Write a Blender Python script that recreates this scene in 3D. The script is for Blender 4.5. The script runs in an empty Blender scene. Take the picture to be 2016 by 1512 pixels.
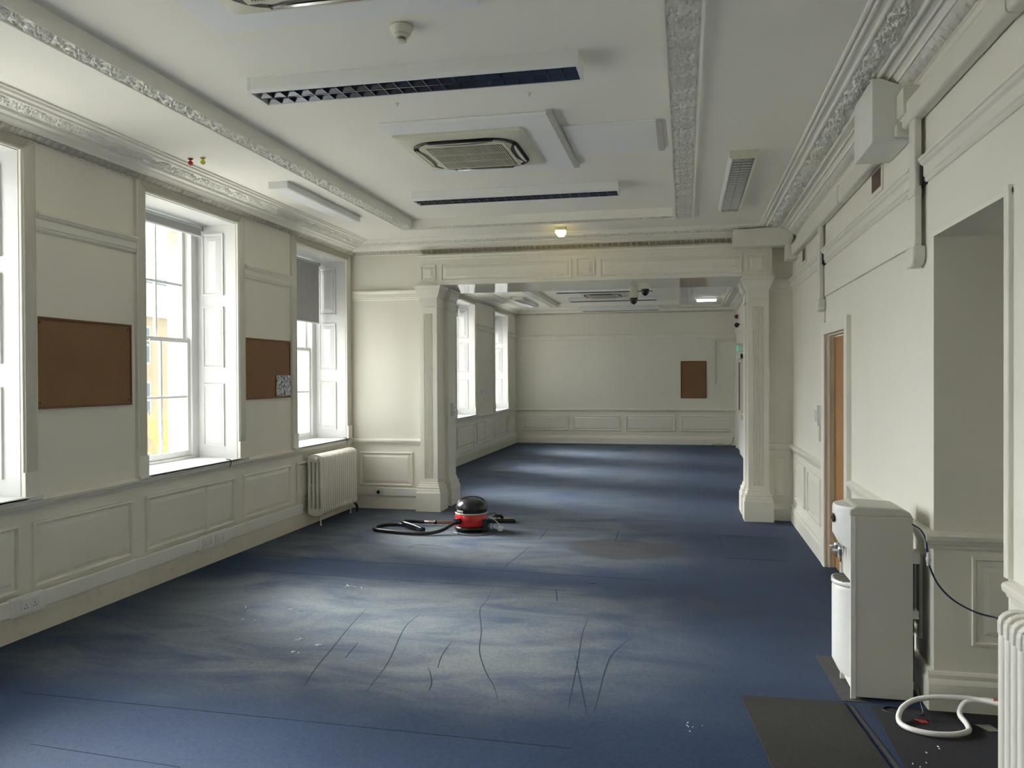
import bpy, bmesh, math, random
import numpy as np
from mathutils import Vector, Matrix
random.seed(7)
SC = bpy.context.scene
COL = SC.collection
XL, XR, YS, YSB, YF, YN = -4.16, 1.20, 9.73, 10.42, 20.10, -1.6
ZC, ZR = 3.33, 3.41
pi = math.pi

# ------------------------------------------------------------------ materials
def new_mat(name):
    m = bpy.data.materials.new(name); m.use_nodes = True
    nt = m.node_tree; b = nt.nodes['Principled BSDF']
    return m, nt, b

def coords(nt, scale=1.0, obj=True):
    g = nt.nodes.new('ShaderNodeNewGeometry')
    mp = nt.nodes.new('ShaderNodeMapping'); mp.inputs['Scale'].default_value = (scale,)*3 if not isinstance(scale, tuple) else scale
    nt.links.new(g.outputs['Position'], mp.inputs['Vector'])
    return mp.outputs['Vector']

def noise(nt, vec, scale, detail=4, rough=0.55, dist=0.0):
    n = nt.nodes.new('ShaderNodeTexNoise'); n.inputs['Scale'].default_value = scale
    n.inputs['Detail'].default_value = detail; n.inputs['Roughness'].default_value = rough
    n.inputs['Distortion'].default_value = dist
    nt.links.new(vec, n.inputs['Vector']); return n.outputs['Fac']

def ramp(nt, fac, stops):
    r = nt.nodes.new('ShaderNodeValToRGB'); cr = r.color_ramp
    while len(cr.elements) < len(stops): cr.elements.new(0.5)
    for e, (p, c) in zip(cr.elements, stops):
        e.position = p; e.color = (*c, 1) if len(c) == 3 else c
    nt.links.new(fac, r.inputs['Fac']); return r.outputs['Color']

def mix(nt, fac, a, b, mode='MIX'):
    n = nt.nodes.new('ShaderNodeMix'); n.data_type = 'RGBA'; n.blend_type = mode
    for sock, v in ((n.inputs[0], fac), (n.inputs[6], a), (n.inputs[7], b)):
        if isinstance(v, (int, float)): sock.default_value = v
        elif isinstance(v, tuple): sock.default_value = (*v, 1) if len(v) == 3 else v
        else: nt.links.new(v, sock)
    return n.outputs[2]

def bump(nt, b, h, strength=0.2, dist=0.01):
    n = nt.nodes.new('ShaderNodeBump'); n.inputs['Strength'].default_value = strength; n.inputs['Distance'].default_value = dist
    nt.links.new(h, n.inputs['Height']); nt.links.new(n.outputs['Normal'], b.inputs['Normal'])

def paint(name, col, rough=0.5, var=0.05, scale=1.3, bmp=0.03, bscale=60, dirt=None, spec=0.5):
    m, nt, b = new_mat(name); v = coords(nt)
    n = noise(nt, v, scale, 5)
    lo = tuple(c*(1-var) for c in col); hi = tuple(min(1, c*(1+var)) for c in col)
    c = ramp(nt, n, [(0.3, lo), (0.7, hi)])
    if dirt:
        dn = noise(nt, v, 9, 6, 0.7, 0.6)
        f = ramp(nt, dn, [(0.55, (0, 0, 0)), (0.8, (1, 1, 1))])
        mm = nt.nodes.new('ShaderNodeMath'); mm.operation = 'MULTIPLY'; mm.inputs[1].default_value = dirt[0]
        nt.links.new(f, mm.inputs[0]); c = mix(nt, mm.outputs[0], c, dirt[1])
    nt.links.new(c, b.inputs['Base Color'])
    b.inputs['Roughness'].default_value = rough
    b.inputs['Specular IOR Level'].default_value = spec
    if bmp: bump(nt, b, noise(nt, v, bscale, 3), bmp, 0.004)
    return m

def simple(name, col, rough=0.4, metal=0.0, spec=0.5):
    m, nt, b = new_mat(name)
    v = coords(nt); c = ramp(nt, noise(nt, v, 25, 3), [(0.3, tuple(x*0.94 for x in col)), (0.7, col)])
    nt.links.new(c, b.inputs['Base Color'])
    b.inputs['Roughness'].default_value = rough; b.inputs['Metallic'].default_value = metal
    b.inputs['Specular IOR Level'].default_value = spec
    return m

def emit(name, col, s):
    m, nt, b = new_mat(name)
    b.inputs['Base Color'].default_value = (*col, 1)
    b.inputs['Emission Color'].default_value = (*col, 1); b.inputs['Emission Strength'].default_value = s
    return m

WALLC = (0.765, 0.742, 0.655)
M = {}
M['wall'] = paint('wall paint', WALLC, 0.62, 0.03, 0.8, 0.05, 90, spec=0.3)
M['ceil'] = paint('ceiling paint', (0.835, 0.815, 0.745), 0.7, 0.03, 0.7, 0.05, 60, spec=0.2)
M['plaster'] = paint('plaster ornament paint', (0.78, 0.765, 0.70), 0.5, 0.04, 6, 0.1, 120)
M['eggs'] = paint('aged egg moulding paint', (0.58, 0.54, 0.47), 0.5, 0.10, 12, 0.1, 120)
M['trim'] = paint('trim gloss paint', (0.785, 0.76, 0.675), 0.33, 0.03, 2, 0.04, 70, dirt=(0.18, (0.42, 0.39, 0.31)))
M['skirt'] = paint('skirting paint scuffed', (0.70, 0.675, 0.56), 0.4, 0.05, 3, 0.08, 50, dirt=(0.55, (0.36, 0.33, 0.25)))
M['soffit'] = paint('soffit high gloss paint', (0.62, 0.61, 0.57), 0.035, 0.02, 2, 0)
M['white'] = paint('window gloss white', (0.62, 0.62, 0.61), 0.3, 0.02, 2, 0.02, 60)
M['casing'] = paint('casing paint', (0.74, 0.72, 0.64), 0.4, 0.03, 2, 0.03, 60)
M['pvc'] = paint('trunking plastic', (0.76, 0.76, 0.72), 0.4, 0.02, 3, 0)
M['pvcw'] = paint('warm trunking plastic', (0.72, 0.70, 0.62), 0.45, 0.03, 3, 0)
M['cream'] = simple('cream plastic', (0.66, 0.64, 0.52), 0.4)
M['rad'] = paint('radiator enamel', (0.76, 0.745, 0.67), 0.28, 0.02, 5, 0.02, 50, dirt=(0.12, (0.45, 0.35, 0.25)))
M['radb'] = paint('radiator white enamel', (0.74, 0.72, 0.66), 0.25, 0.02, 5, 0.02, 50, dirt=(0.12, (0.5, 0.35, 0.22)))
M['board'] = paint('white ceiling board', (0.80, 0.81, 0.81), 0.6, 0.02, 2, 0.02)
M['steel'] = paint('fixture white steel', (0.74, 0.75, 0.73), 0.4, 0.02, 3, 0)
M['black'] = simple('black plastic', (0.012, 0.012, 0.013), 0.25)
M['dark'] = simple('dark recess', (0.02, 0.019, 0.017), 0.7)
M['louvre'] = simple('louvre aluminium', (0.42, 0.43, 0.45), 0.10, 1.0)
M['louvre_in'] = simple('louvre reflector', (0.16, 0.165, 0.18), 0.22, 0.95)
M['chrome'] = simple('chrome', (0.75, 0.75, 0.75), 0.12, 1.0)
M['red'] = simple('red plastic', (0.50, 0.010, 0.014), 0.22)
M['rubber'] = simple('hose plastic', (0.015, 0.015, 0.015), 0.3)
M['blind'] = paint('blind fabric', (0.33, 0.335, 0.335), 0.8, 0.03, 8, 0.1, 300)
M['blindtube'] = simple('blind tube', (0.55, 0.62, 0.64), 0.4)
M['brown'] = simple('brown hardboard', (0.10, 0.062, 0.042), 0.6)
M['doorwood'] = None
M['stone'] = paint('outer stone', (0.42, 0.38, 0.31), 0.8, 0.25, 4, 0.4, 30)
M['paper'] = None
M['glow'] = emit('bulkhead lens', (1.0, 0.80, 0.25), 4.0)
M['led'] = emit('led tube', (0.95, 1.0, 1.0), 4.0)
M['redlamp'] = simple('red lens', (0.16, 0.006, 0.008), 0.2)
M['yellow'] = simple('yellow plastic', (0.60, 0.55, 0.06), 0.35)
M['redk'] = simple('red knob plastic', (0.50, 0.03, 0.02), 0.35)
M['scrap'] = simple('grey plastic film', (0.16, 0.165, 0.16), 0.3)
M['blue'] = simple('blue tube', (0.01, 0.02, 0.07), 0.3)
M['coolerg'] = paint('cooler grey steel', (0.58, 0.57, 0.515), 0.45, 0.02, 3, 0.02, 200)
M['coolerw'] = simple('cooler white plastic', (0.72, 0.72, 0.70), 0.35)
M['copper'] = simple('copper', (0.35, 0.14, 0.07), 0.4, 0.8)
M['wand'] = simple('wand tube', (0.42, 0.25, 0.22), 0.25, 0.8)
M['green'] = emit('exit green', (0.25, 0.75, 0.45), 0.12)
M['pwhite'] = simple('white plastic', (0.75, 0.75, 0.73), 0.35)
M['pipew'] = simple('white pipe plastic', (0.72, 0.71, 0.68), 0.3)
M['redpaper'] = simple('red card', (0.55, 0.05, 0.04), 0.6)
M['tick'] = paint('underlay strip', (0.045, 0.035, 0.027), 0.8, 0.3, 20, 0.1)

def mk_glass():
    m = bpy.data.materials.new('window glass'); m.use_nodes = True; nt = m.node_tree; nt.nodes.clear()
    o = nt.nodes.new('ShaderNodeOutputMaterial'); t = nt.nodes.new('ShaderNodeBsdfTransparent'); g = nt.nodes.new('ShaderNodeBsdfGlossy')
    t.inputs[0].default_value = (0.97, 0.98, 0.975, 1); g.inputs['Roughness'].default_value = 0.01
    mx = nt.nodes.new('ShaderNodeMixShader'); mx.inputs[0].default_value = 0.05
    nt.links.new(t.outputs[0], mx.inputs[1]); nt.links.new(g.outputs[0], mx.inputs[2]); nt.links.new(mx.outputs[0], o.inputs[0])
    return m
M['glass'] = mk_glass()

def mk_cork():
    m, nt, b = new_mat('cork'); v = coords(nt)
    c = ramp(nt, noise(nt, v, 260, 5, 0.7), [(0.3, (0.17, 0.085, 0.035)), (0.7, (0.30, 0.165, 0.075))])
    c = mix(nt, 0.25, c, ramp(nt, noise(nt, v, 2.5, 3), [(0.3, (0.16, 0.08, 0.035)), (0.7, (0.27, 0.15, 0.07))]))
    nt.links.new(c, b.inputs['Base Color']); b.inputs['Roughness'].default_value = 0.85
    bump(nt, b, noise(nt, v, 300, 3), 0.3, 0.002); return m
M['cork'] = mk_cork()
M['corkframe'] = simple('board wooden frame', (0.16, 0.065, 0.025), 0.5)

def mk_wood():
    m, nt, b = new_mat('door veneer'); v = coords(nt, (14, 14, 1.2))
    c = ramp(nt, noise(nt, v, 3, 6, 0.6, 1.2), [(0.3, (0.30, 0.145, 0.05)), (0.7, (0.42, 0.22, 0.085))])
    nt.links.new(c, b.inputs['Base Color']); b.inputs['Roughness'].default_value = 0.4; return m
M['doorwood'] = mk_wood()

def mk_paper():
    m, nt, b = new_mat('printed plan'); v = coords(nt, (1, 1, 1))
    vo = nt.nodes.new('ShaderNodeTexVoronoi'); vo.feature = 'DISTANCE_TO_EDGE'; vo.inputs['Scale'].default_value = 24
    mp = nt.nodes.new('ShaderNodeMapping'); mp.inputs['Scale'].default_value = (1, 1, 0.6); nt.links.new(v, mp.inputs[0]); nt.links.new(mp.outputs[0], vo.inputs['Vector'])
    c = ramp(nt, vo.outputs['Distance'], [(0.035, (0.03, 0.03, 0.035)), (0.09, (0.72, 0.74, 0.78))])
    n = ramp(nt, noise(nt, v, 60, 4), [(0.42, (0.45, 0.48, 0.55)), (0.55, (0.85, 0.86, 0.88))])
    c = mix(nt, 0.6, c, n, 'MULTIPLY')
    nt.links.new(c, b.inputs['Base Color']); b.inputs['Roughness'].default_value = 0.6; return m
M['paper'] = mk_paper()

def mk_carpet(name, c_lo, c_hi, tone, toneamt, bands=False):
    m, nt, b = new_mat(name); v = coords(nt)
    big = noise(nt, v, 0.9, 5, 0.6, 0.6)
    fine = noise(nt, v, 190, 5, 0.8)
    c = ramp(nt, big, [(0.32, c_lo), (0.68, c_hi)])
    # second tone, in long smears
    w = noise(nt, coords(nt, (0.8, 1.6, 1)), 1.3, 7, 0.62, 1.2)
    wf = ramp(nt, w, [(0.25, (0, 0, 0)), (0.62, (1, 1, 1))])
    if bands:
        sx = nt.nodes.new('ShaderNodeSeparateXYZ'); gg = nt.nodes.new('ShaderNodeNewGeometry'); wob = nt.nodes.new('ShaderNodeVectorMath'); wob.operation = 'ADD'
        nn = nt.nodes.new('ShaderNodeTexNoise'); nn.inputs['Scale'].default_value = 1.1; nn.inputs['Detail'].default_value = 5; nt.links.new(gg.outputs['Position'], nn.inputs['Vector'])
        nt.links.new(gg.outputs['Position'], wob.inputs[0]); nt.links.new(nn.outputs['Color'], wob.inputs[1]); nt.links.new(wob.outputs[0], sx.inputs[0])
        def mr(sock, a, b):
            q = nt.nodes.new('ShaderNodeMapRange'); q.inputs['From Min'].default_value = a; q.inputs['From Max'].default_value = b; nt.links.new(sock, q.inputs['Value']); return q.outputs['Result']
        fy = ramp(nt, mr(sx.outputs['Y'], 0.5, 20.5), [(0.188, (0.08,)*3), (0.212, (1,)*3), (0.302, (1,)*3), (0.318, (0.12,)*3), (0.340, (0.12,)*3), (0.356, (0.9,)*3), (0.46, (0.9,)*3), (0.50, (0.45,)*3), (1.0, (0.6,)*3)])  # second tone strong in bands across the room, weak between them
        fx = ramp(nt, mr(sx.outputs['X'], -3.66, 1.84), [(0.0, (0.25,)*3), (0.10, (1,)*3), (0.60, (1,)*3), (0.80, (0.12,)*3)])  # second tone fades towards both side walls
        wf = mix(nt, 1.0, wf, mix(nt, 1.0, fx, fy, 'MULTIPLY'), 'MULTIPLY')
    mm = nt.nodes.new('ShaderNodeMath'); mm.operation = 'MULTIPLY'; mm.inputs[1].default_value = toneamt; nt.links.new(wf, mm.inputs[0])
    c = mix(nt, mm.outputs[0], c, tone)
    # dark stains
    s = noise(nt, coords(nt, (1.0, 1.8, 1)), 0.75, 5, 0.6, 0.8)
    sf = ramp(nt, s, [(0.60, (0, 0, 0)), (0.70, (1, 1, 1))])
    m2 = nt.nodes.new('ShaderNodeMath'); m2.operation = 'MULTIPLY'; m2.inputs[1].default_value = 0.45; nt.links.new(sf, m2.inputs[0])
    c = mix(nt, m2.outputs[0], c, (0.040, 0.036, 0.032))
    if bands:
        ds = nt.nodes.new('ShaderNodeVectorMath'); ds.operation = 'DISTANCE'; sc_ = nt.nodes.new('ShaderNodeVectorMath'); sc_.operation = 'MULTIPLY'; sc_.inputs[1].default_value = (1.0, 1.35, 0.0)
        nt.links.new(wob.outputs[0], sc_.inputs[0]); nt.links.new(sc_.outputs[0], ds.inputs[0]); ds.inputs[1].default_value = (-0.10, 11.3, 0.0)
        st = ramp(nt, mr(ds.outputs['Value'], 0.0, 1.2), [(0.0, (0.6,)*3), (0.42, (0.65,)*3), (0.50, (0,)*3), (1.0, (0,)*3)])
        c = mix(nt, st, c, (0.040, 0.034, 0.028))
        mid = noise(nt, v, 38, 5, 0.75)
        c = mix(nt, 1.0, c, ramp(nt, mid, [(0.35, (0.78,)*3), (0.65, (1.2,)*3)]), 'MULTIPLY')
    ff = ramp(nt, fine, [(0.36, (0.45, 0.45, 0.45)), (0.64, (1.55, 1.55, 1.55))])
    c = mix(nt, 1.0, c, ff, 'MULTIPLY')
    nt.links.new(c, b.inputs['Base Color']); b.inputs['Roughness'].default_value = 0.75
    b.inputs['Sheen Weight'].default_value = 0.06; b.inputs['Sheen Roughness'].default_value = 0.4
    b.inputs['Sheen Tint'].default_value = (0.7, 0.75, 0.8, 1)
    b.inputs['Specular IOR Level'].default_value = 0.18
    bump(nt, b, fine, 0.5, 0.004)
    return m
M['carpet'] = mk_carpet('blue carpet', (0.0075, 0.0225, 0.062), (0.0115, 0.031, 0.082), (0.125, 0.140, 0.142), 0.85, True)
M['mat'] = mk_carpet('charcoal mat', (0.012, 0.011, 0.009), (0.021, 0.018, 0.015), (0.045, 0.042, 0.035), 0.4)
M['patch'] = mk_carpet('grey worn carpet tile', (0.030, 0.032, 0.036), (0.045, 0.045, 0.048), (0.09, 0.085, 0.08), 0.4)
M['darktile'] = mk_carpet('navy carpet tile', (0.006, 0.008, 0.015), (0.010, 0.012, 0.020), (0.030, 0.020, 0.014), 0.5)
M['seam'] = simple('carpet seam', (0.005, 0.009, 0.018), 0.95, spec=0.1)
M['crease'] = simple('carpet crease shading', (0.024, 0.034, 0.048), 0.95, spec=0.1)  # darker than the worn carpet: crease shading put into the colour
M['brick'] = None
def mk_brick():
    m, nt, b = new_mat('yellow brick'); br = nt.nodes.new('ShaderNodeTexBrick'); v = coords(nt)
    mp = nt.nodes.new('ShaderNodeMapping'); mp.inputs['Rotation'].default_value = (pi/2, 0, pi/2); nt.links.new(v, mp.inputs[0])
    nt.links.new(mp.outputs[0], br.inputs['Vector']); br.inputs['Scale'].default_value = 4
    br.inputs['Color1'].default_value = (0.42, 0.29, 0.10, 1); br.inputs['Color2'].default_value = (0.35, 0.24, 0.09, 1); br.inputs['Mortar'].default_value = (0.34, 0.29, 0.20, 1)
    nt.links.new(br.outputs[0], b.inputs['Base Color']); b.inputs['Roughness'].default_value = 0.9; return m
M['brick'] = mk_brick()
M['slate'] = simple('roof slate', (0.07, 0.075, 0.085), 0.7)
M['skyglass'] = simple('blue facade glass', (0.09, 0.14, 0.16), 0.2)
M['twig'] = simple('yellow twigs', (0.42, 0.30, 0.10), 0.9)
M['batten'] = simple('grey edge strip', (0.50, 0.49, 0.45), 0.5)  # even grey for the strips along the ceiling board edges
M['bark'] = simple('bark', (0.35, 0.22, 0.07), 0.9)
M['street'] = paint('street asphalt', (0.45, 0.44, 0.41), 0.9, 0.1, 0.2, 0)

# ------------------------------------------------------------------ mesh builder
WLOC = {}
class MB:
    def __init__(s): s.v = []; s.f = []; s.sm = []
    def add(s, vs, fs, smooth=False):
        o = len(s.v); s.v += [tuple(map(float, p)) for p in vs]; s.f += [tuple(i+o for i in f) for f in fs]; s.sm += [smooth]*len(fs); return s
    def box(s, x0, x1, y0, y1, z0, z1):
        v = [(x, y, z) for z in (z0, z1) for y in (y0, y1) for x in (x0, x1)]
        return s.add(v, [(0, 2, 3, 1), (4, 5, 7, 6), (0, 1, 5, 4), (2, 6, 7, 3), (0, 4, 6, 2), (1, 3, 7, 5)])
    def rbox(s, x0, x1, y0, y1, z0, z1, r=0.01, n=4, axis='z'):
        # box with corners rounded round one axis
        A = {'z': (x0, x1, y0, y1, z0, z1, lambda a, b, c: (a, b, c)), 'y': (x0, x1, z0, z1, y0, y1, lambda a, b, c: (a, c, b)), 'x': (y0, y1, z0, z1, x0, x1, lambda a, b, c: (c, a, b))}[axis]
        a0, a1, b0, b1, c0, c1, f = A
        poly = []
        for cx, cy, st in ((a1-r, b1-r, 0), (a0+r, b1-r, 90), (a0+r, b0+r, 180), (a1-r, b0+r, 270)):
            for k in range(n+1):
                t = math.radians(st+90*k/n); poly.append((cx+r*math.cos(t), cy+r*math.sin(t)))
        return s.prism([f(a, b, c0) for a, b in poly], [f(a, b, c1) for a, b in poly], True)
    def prism(s, p0, p1, smooth=False):
        n = len(p0); s.add(list(p0)+list(p1), [(i, (i+1) % n, n+(i+1) % n, n+i) for i in range(n)], False)
        o = len(s.v)-2*n; s.f += [tuple(o+i for i in range(n))[::-1], tuple(o+n+i for i in range(n))]; s.sm += [False, False]; return s
    def loft(s, rings, caps=True, smooth=False, closed=True):
        n = len(rings[0]); vs = [p for r in rings for p in r]; fs = []
        for k in range(len(rings)-1):
            for i in range(n if closed else n-1):
                j = (i+1) % n; fs.append((k*n+i, k*n+j, (k+1)*n+j, (k+1)*n+i))
        s.add(vs, fs, smooth)
        if caps:
            o = len(s.v)-len(vs); s.f += [tuple(o+i for i in range(n))[::-1], tuple(o+(len(rings)-1)*n+i for i in range(n))]; s.sm += [False]*2
        return s
    def lathe(s, prof, c=(0, 0, 0), n=24, axis='z', smooth=True, caps=True):
        rings = []
        for r, h in prof:
            ring = []
            for k in range(n):
                t = 2*pi*k/n; a, b = r*math.cos(t), r*math.sin(t)
                ring.append({'z': (c[0]+a, c[1]+b, c[2]+h), 'x': (c[0]+h, c[1]+a, c[2]+b), 'y': (c[0]+a, c[1]+h, c[2]+b)}[axis])
            rings.append(ring)
        return s.loft(rings, caps, smooth)
    def tube(s, pts, r, n=10, smooth_path=True, sub=6, caps=True, sx=1.0):
        P = [Vector(p) for p in pts]
        if smooth_path and len(P) > 2:
            Q = []
            for i in range(len(P)-1):
                p0 = P[max(i-1, 0)]; p1 = P[i]; p2 = P[i+1]; p3 = P[min(i+2, len(P)-1)]
                for k in range(sub):
                    t = k/sub; Q.append(0.5*((2*p1)+(-p0+p2)*t+(2*p0-5*p1+4*p2-p3)*t*t+(-p0+3*p1-3*p2+p3)*t**3))
            Q.append(P[-1]); P = Q
        rings = []; up = Vector((0, 0, 1))
        for i, p in enumerate(P):
            t = (P[min(i+1, len(P)-1)]-P[max(i-1, 0)]).normalized()
            a = t.cross(up)
            if a.length < 1e-3: a = t.cross(Vector((1, 0, 0)))
            a.normalize(); up = a.cross(t).normalized()
            rr = r(i/(len(P)-1)) if callable(r) else r
            rings.append([tuple(p+a*rr*math.cos(2*pi*k/n)+up*rr*sx*math.sin(2*pi*k/n)) for k in range(n)])
        return s.loft(rings, caps, True)
    def grid(s, P, smooth=True):
        h, w = P.shape[:2]; fs = [(i*w+j, i*w+j+1, (i+1)*w+j+1, (i+1)*w+j) for i in range(h-1) for j in range(w-1)]
        return s.add(P.reshape(-1, 3).tolist(), fs, smooth)
    def panel(s, Mf, u0, u1, v0, v1, rings):
        R = []
        for ins, d in rings:
            R.append([Mf(u0+ins, v0+ins, d), Mf(u1-ins, v0+ins, d), Mf(u1-ins, v1-ins, d), Mf(u0+ins, v1-ins, d)])
        s.loft(R, False); o = len(s.v)-4; s.f.append((o, o+1, o+2, o+3)); s.sm.append(False); return s
    def sweep(s, Mf, prof, u0, u1, m0=0, m1=0, caps=True):
        a = [Mf(u0+m0*d, v, d) for d, v in prof]; b = [Mf(u1-m1*d, v, d) for d, v in prof]
        return s.prism(a, b)
    def build(s, name, mat, parent=None, origin=None, bevel=0, bseg=2, recalc=True):
        vs = np.array(s.v)
        if parent is not None: o = np.array(WLOC[parent.name])
        elif origin is not None: o = np.array(origin)
        else: o = np.array([(vs[:, 0].min()+vs[:, 0].max())/2, (vs[:, 1].min()+vs[:, 1].max())/2, vs[:, 2].min()])
        me = bpy.data.meshes.new(name); me.from_pydata((vs-o).tolist(), [], s.f)
        me.polygons.foreach_set('use_smooth', s.sm)
        if recalc:
            bm = bmesh.new(); bm.from_mesh(me); bmesh.ops.recalc_face_normals(bm, faces=bm.faces); bm.to_mesh(me); bm.free()
        me.materials.append(M[mat] if isinstance(mat, str) else mat); me.update()
        ob = bpy.data.objects.new(name, me); COL.objects.link(ob)
        if parent is not None: ob.parent = parent
        else: ob.location = o
        WLOC[ob.name] = tuple(o)
        if bevel:
            md = ob.modifiers.new('bevel', 'BEVEL'); md.width = bevel; md.segments = bseg; md.limit_method = 'ANGLE'; md.angle_limit = 0.6
            md.harden_normals = False
        return ob

def each(mb, name, mat, parent=None, **kw):
    # one object per separate piece of the builder
    par = list(range(len(mb.v)))
    def find(i):
        while par[i] != i: par[i] = par[par[i]]; i = par[i]
        return i
    for f in mb.f:
        a = find(f[0])
        for i in f[1:]: par[find(i)] = a
    groups = {}
    for k, f in enumerate(mb.f): groups.setdefault(find(f[0]), []).append(k)
    out = []
    for g in groups.values():
        ids = sorted({i for k in g for i in mb.f[k]}); m_ = {i: j for j, i in enumerate(ids)}
        n = MB(); n.v = [mb.v[i] for i in ids]; n.f = [tuple(m_[i] for i in mb.f[k]) for k in g]; n.sm = [mb.sm[k] for k in g]
        out.append(n.build(name, mat, parent, **kw))
    return out
def tag(o, label=None, cat=None, group=None, kind=None):
    if label: o['label'] = label
    if cat: o['category'] = cat
    if group: o['group'] = group
    if kind: o['kind'] = kind
    return o
def thing(name, loc, label, cat, group=None, kind=None):
    o = bpy.data.objects.new(name, None); COL.objects.link(o); o.location = loc; WLOC[o.name] = tuple(loc)
    o.empty_display_size = 0.1
    return tag(o, label, cat, group, kind)
def S(o, label, cat): return tag(o, label, cat, None, 'structure')
def copy_tree(o, loc, label=None, parent=None):
    c = o.copy(); COL.objects.link(c)
    if parent is None:
        c.location = loc
        if label: c['label'] = label
        WLOC[c.name] = tuple(loc)
    else: c.parent = parent
    for ch in list(o.children): copy_tree(ch, None, None, c)
    return c

ML = lambda u, v, d: (XL+d, u, v)
MR = lambda u, v, d: (XR-d, u, v)
MF = lambda u, v, d: (u, YF-d, v)
MS = lambda u, v, d: (u, YS-d, v)
MSB = lambda u, v, d: (u, YSB+d, v)
MJ = lambda u, v, d: (u, 4.36-d, v)
MN = lambda u, v, d: (u, YN+d, v)

# ------------------------------------------------------------------ windows layout
WIN = [(0.55, 1.895), (3.105, 4.45), (5.685, 7.03), (8.23, 9.575), (11.45, 12.80), (14.60, 15.95), (17.74, 19.07)]
WZ0, WZ1 = 0.875, 3.115

# floor
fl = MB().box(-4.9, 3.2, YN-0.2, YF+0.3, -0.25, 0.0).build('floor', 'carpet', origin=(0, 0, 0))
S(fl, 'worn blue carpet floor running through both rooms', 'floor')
def ribbon(mb, pts, w=0.0028, z=0.0008, z0=0.0):
    P = [Vector((x, y, 0)) for x, y in pts]
    for a, b in zip(P, P[1:]):
        t = (b-a).normalized(); n = Vector((-t.y, t.x, 0))*w/2
        q = [a-n, b-n, b+n, a+n]; mb.prism([(p.x, p.y, z0) for p in q], [(p.x, p.y, z0+z) for p in q])
mb = MB()
for pts in [[(-4.1, 6.95), (-2.88, 6.87), (-0.24, 6.67)], [(-4.1, 6.42), (-2.9, 6.33), (-0.9, 6.22)],             [(-3.43, 3.652), (-1.529, 3.607), (-0.5, 3.58)], [(-2.9, 3.141), (-2.1, 3.079)], 
            [(0.341, 8.13), (0.341, 8.723), (0.913, 8.70)], [(-3.1, 3.14), (-3.0, 2.0)]]:
    ribbon(mb, pts)
sm = mb.build('carpet_seam', 'seam', fl)
CREASES = [[(-1.476, 6.237), (-1.437, 5.871), (-1.427, 5.603), (-1.303, 5.153), (-1.23, 4.811), (-1.163, 4.597), (-1.071, 4.368), (-1.004, 4.23), (-0.934, 4.035)] ,
[(-0.65, 5.605), (-0.647, 5.207), (-0.612, 4.706), (-0.589, 4.313), (-0.569, 3.979)] ,
[(-0.643, 4.807), (-0.575, 4.467), (-0.528, 4.239), (-0.474, 3.967)] ,
[(-0.339, 5.154), (-0.388, 5.006), (-0.43, 4.813), (-0.442, 4.533), (-0.44, 4.236), (-0.44, 3.992)] ,
[(-1.808, 5.44), (-1.82, 5.186), (-1.782, 4.931), (-1.712, 4.595), (-1.671, 4.345), (-1.644, 4.016)] ,
[(-2.229, 5.473), (-2.181, 5.07), (-2.111, 4.637), (-2.053, 4.269), (-1.998, 4.032)] ,
[(-1.473, 7.883), (-1.506, 7.344), (-1.533, 7.027), (-1.523, 6.834)] ,
[(-1.457, 8.765), (-1.448, 8.144)] ,
[(-2.617, 7.426), (-2.606, 7.62), (-2.491, 7.666), (-2.322, 7.625), (-2.198, 7.552)] ,
[(-0.696, 8.757), (-0.683, 8.209)] ,
[(-0.982, 6.255), (-0.923, 5.929)] ,
[(-1.438, 4.44), (-1.351, 4.235), (-1.321, 4.095)] ,
[(-1.429, 4.899), (-1.415, 4.636), (-1.376, 4.428)] ,
[(-1.996, 4.757), (-1.961, 4.483)] ,
]
mb = MB()
for pts in CREASES:
    P_ = [Vector((x, y, 0)) for x, y in pts]; Q_ = []
    for i in range(len(P_)-1):
        p0, p1, p2, p3 = P_[max(i-1, 0)], P_[i], P_[i+1], P_[min(i+2, len(P_)-1)]
        for k in range(4):
            t_ = k/4; Q_.append(0.5*((2*p1)+(-p0+p2)*t_+(2*p0-5*p1+4*p2-p3)*t_*t_+(-p0+3*p1-3*p2+p3)*t_**3))
    Q_.append(P_[-1])
    for i in range(len(Q_)-1):
        ribbon(mb, [(Q_[i].x, Q_[i].y), (Q_[i+1].x, Q_[i+1].y)], 0.0065*math.sin(pi*(i+0.7)/(len(Q_)+0.4))+0.0008, 0.0006)
mb.build('wrinkle_shading', 'crease', fl)  # flat dark ribbons that paint in the shading of the carpet creases
mb = MB()
for (x, y, s) in [(-3.05, 5.3, .03), (-2.9, 5.1, .02), (-2.72, 5.35, .025), (-2.35, 4.75, .03), (-2.3, 4.55, .02), (-2.2, 4.62, .025), (-2.62, 6.05, .03), (-2.55, 6.02, .03), (0.02, 3.9, .007), (0.06, 3.92, .006), (1.05, 3.85, .008), (1.0, 3.72, .006), (1.12, 3.62, .006)]:
    for k in range(3):
        a = random.random()*6.3; dx, dy = math.cos(a)*s, math.sin(a)*s; x2, y2 = x+random.uniform(-.06, .06), y+random.uniform(-.06, .06)
        ribbon(mb, [(x2, y2), (x2+dx*.6, y2+dy*.6), (x2+dx, y2+dy*1.3)], 0.0025, 0.0035, 0.0035 if x > 0.95 else 0.0002)
o = mb.build('paint_flake', 'board'); tag(o, 'scattered white flakes and threads lying on the worn blue carpet', 'debris', None, 'stuff')
o = MB().lathe([(0.030, 0.0), (0.030, 0.0015), (0.02, 0.002)], (-0.734, 6.51, 0), 16).build('floor_hole_cover', 'black')
tag(o, 'small dark round hole cover set in the blue carpet', 'floor cover')

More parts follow.
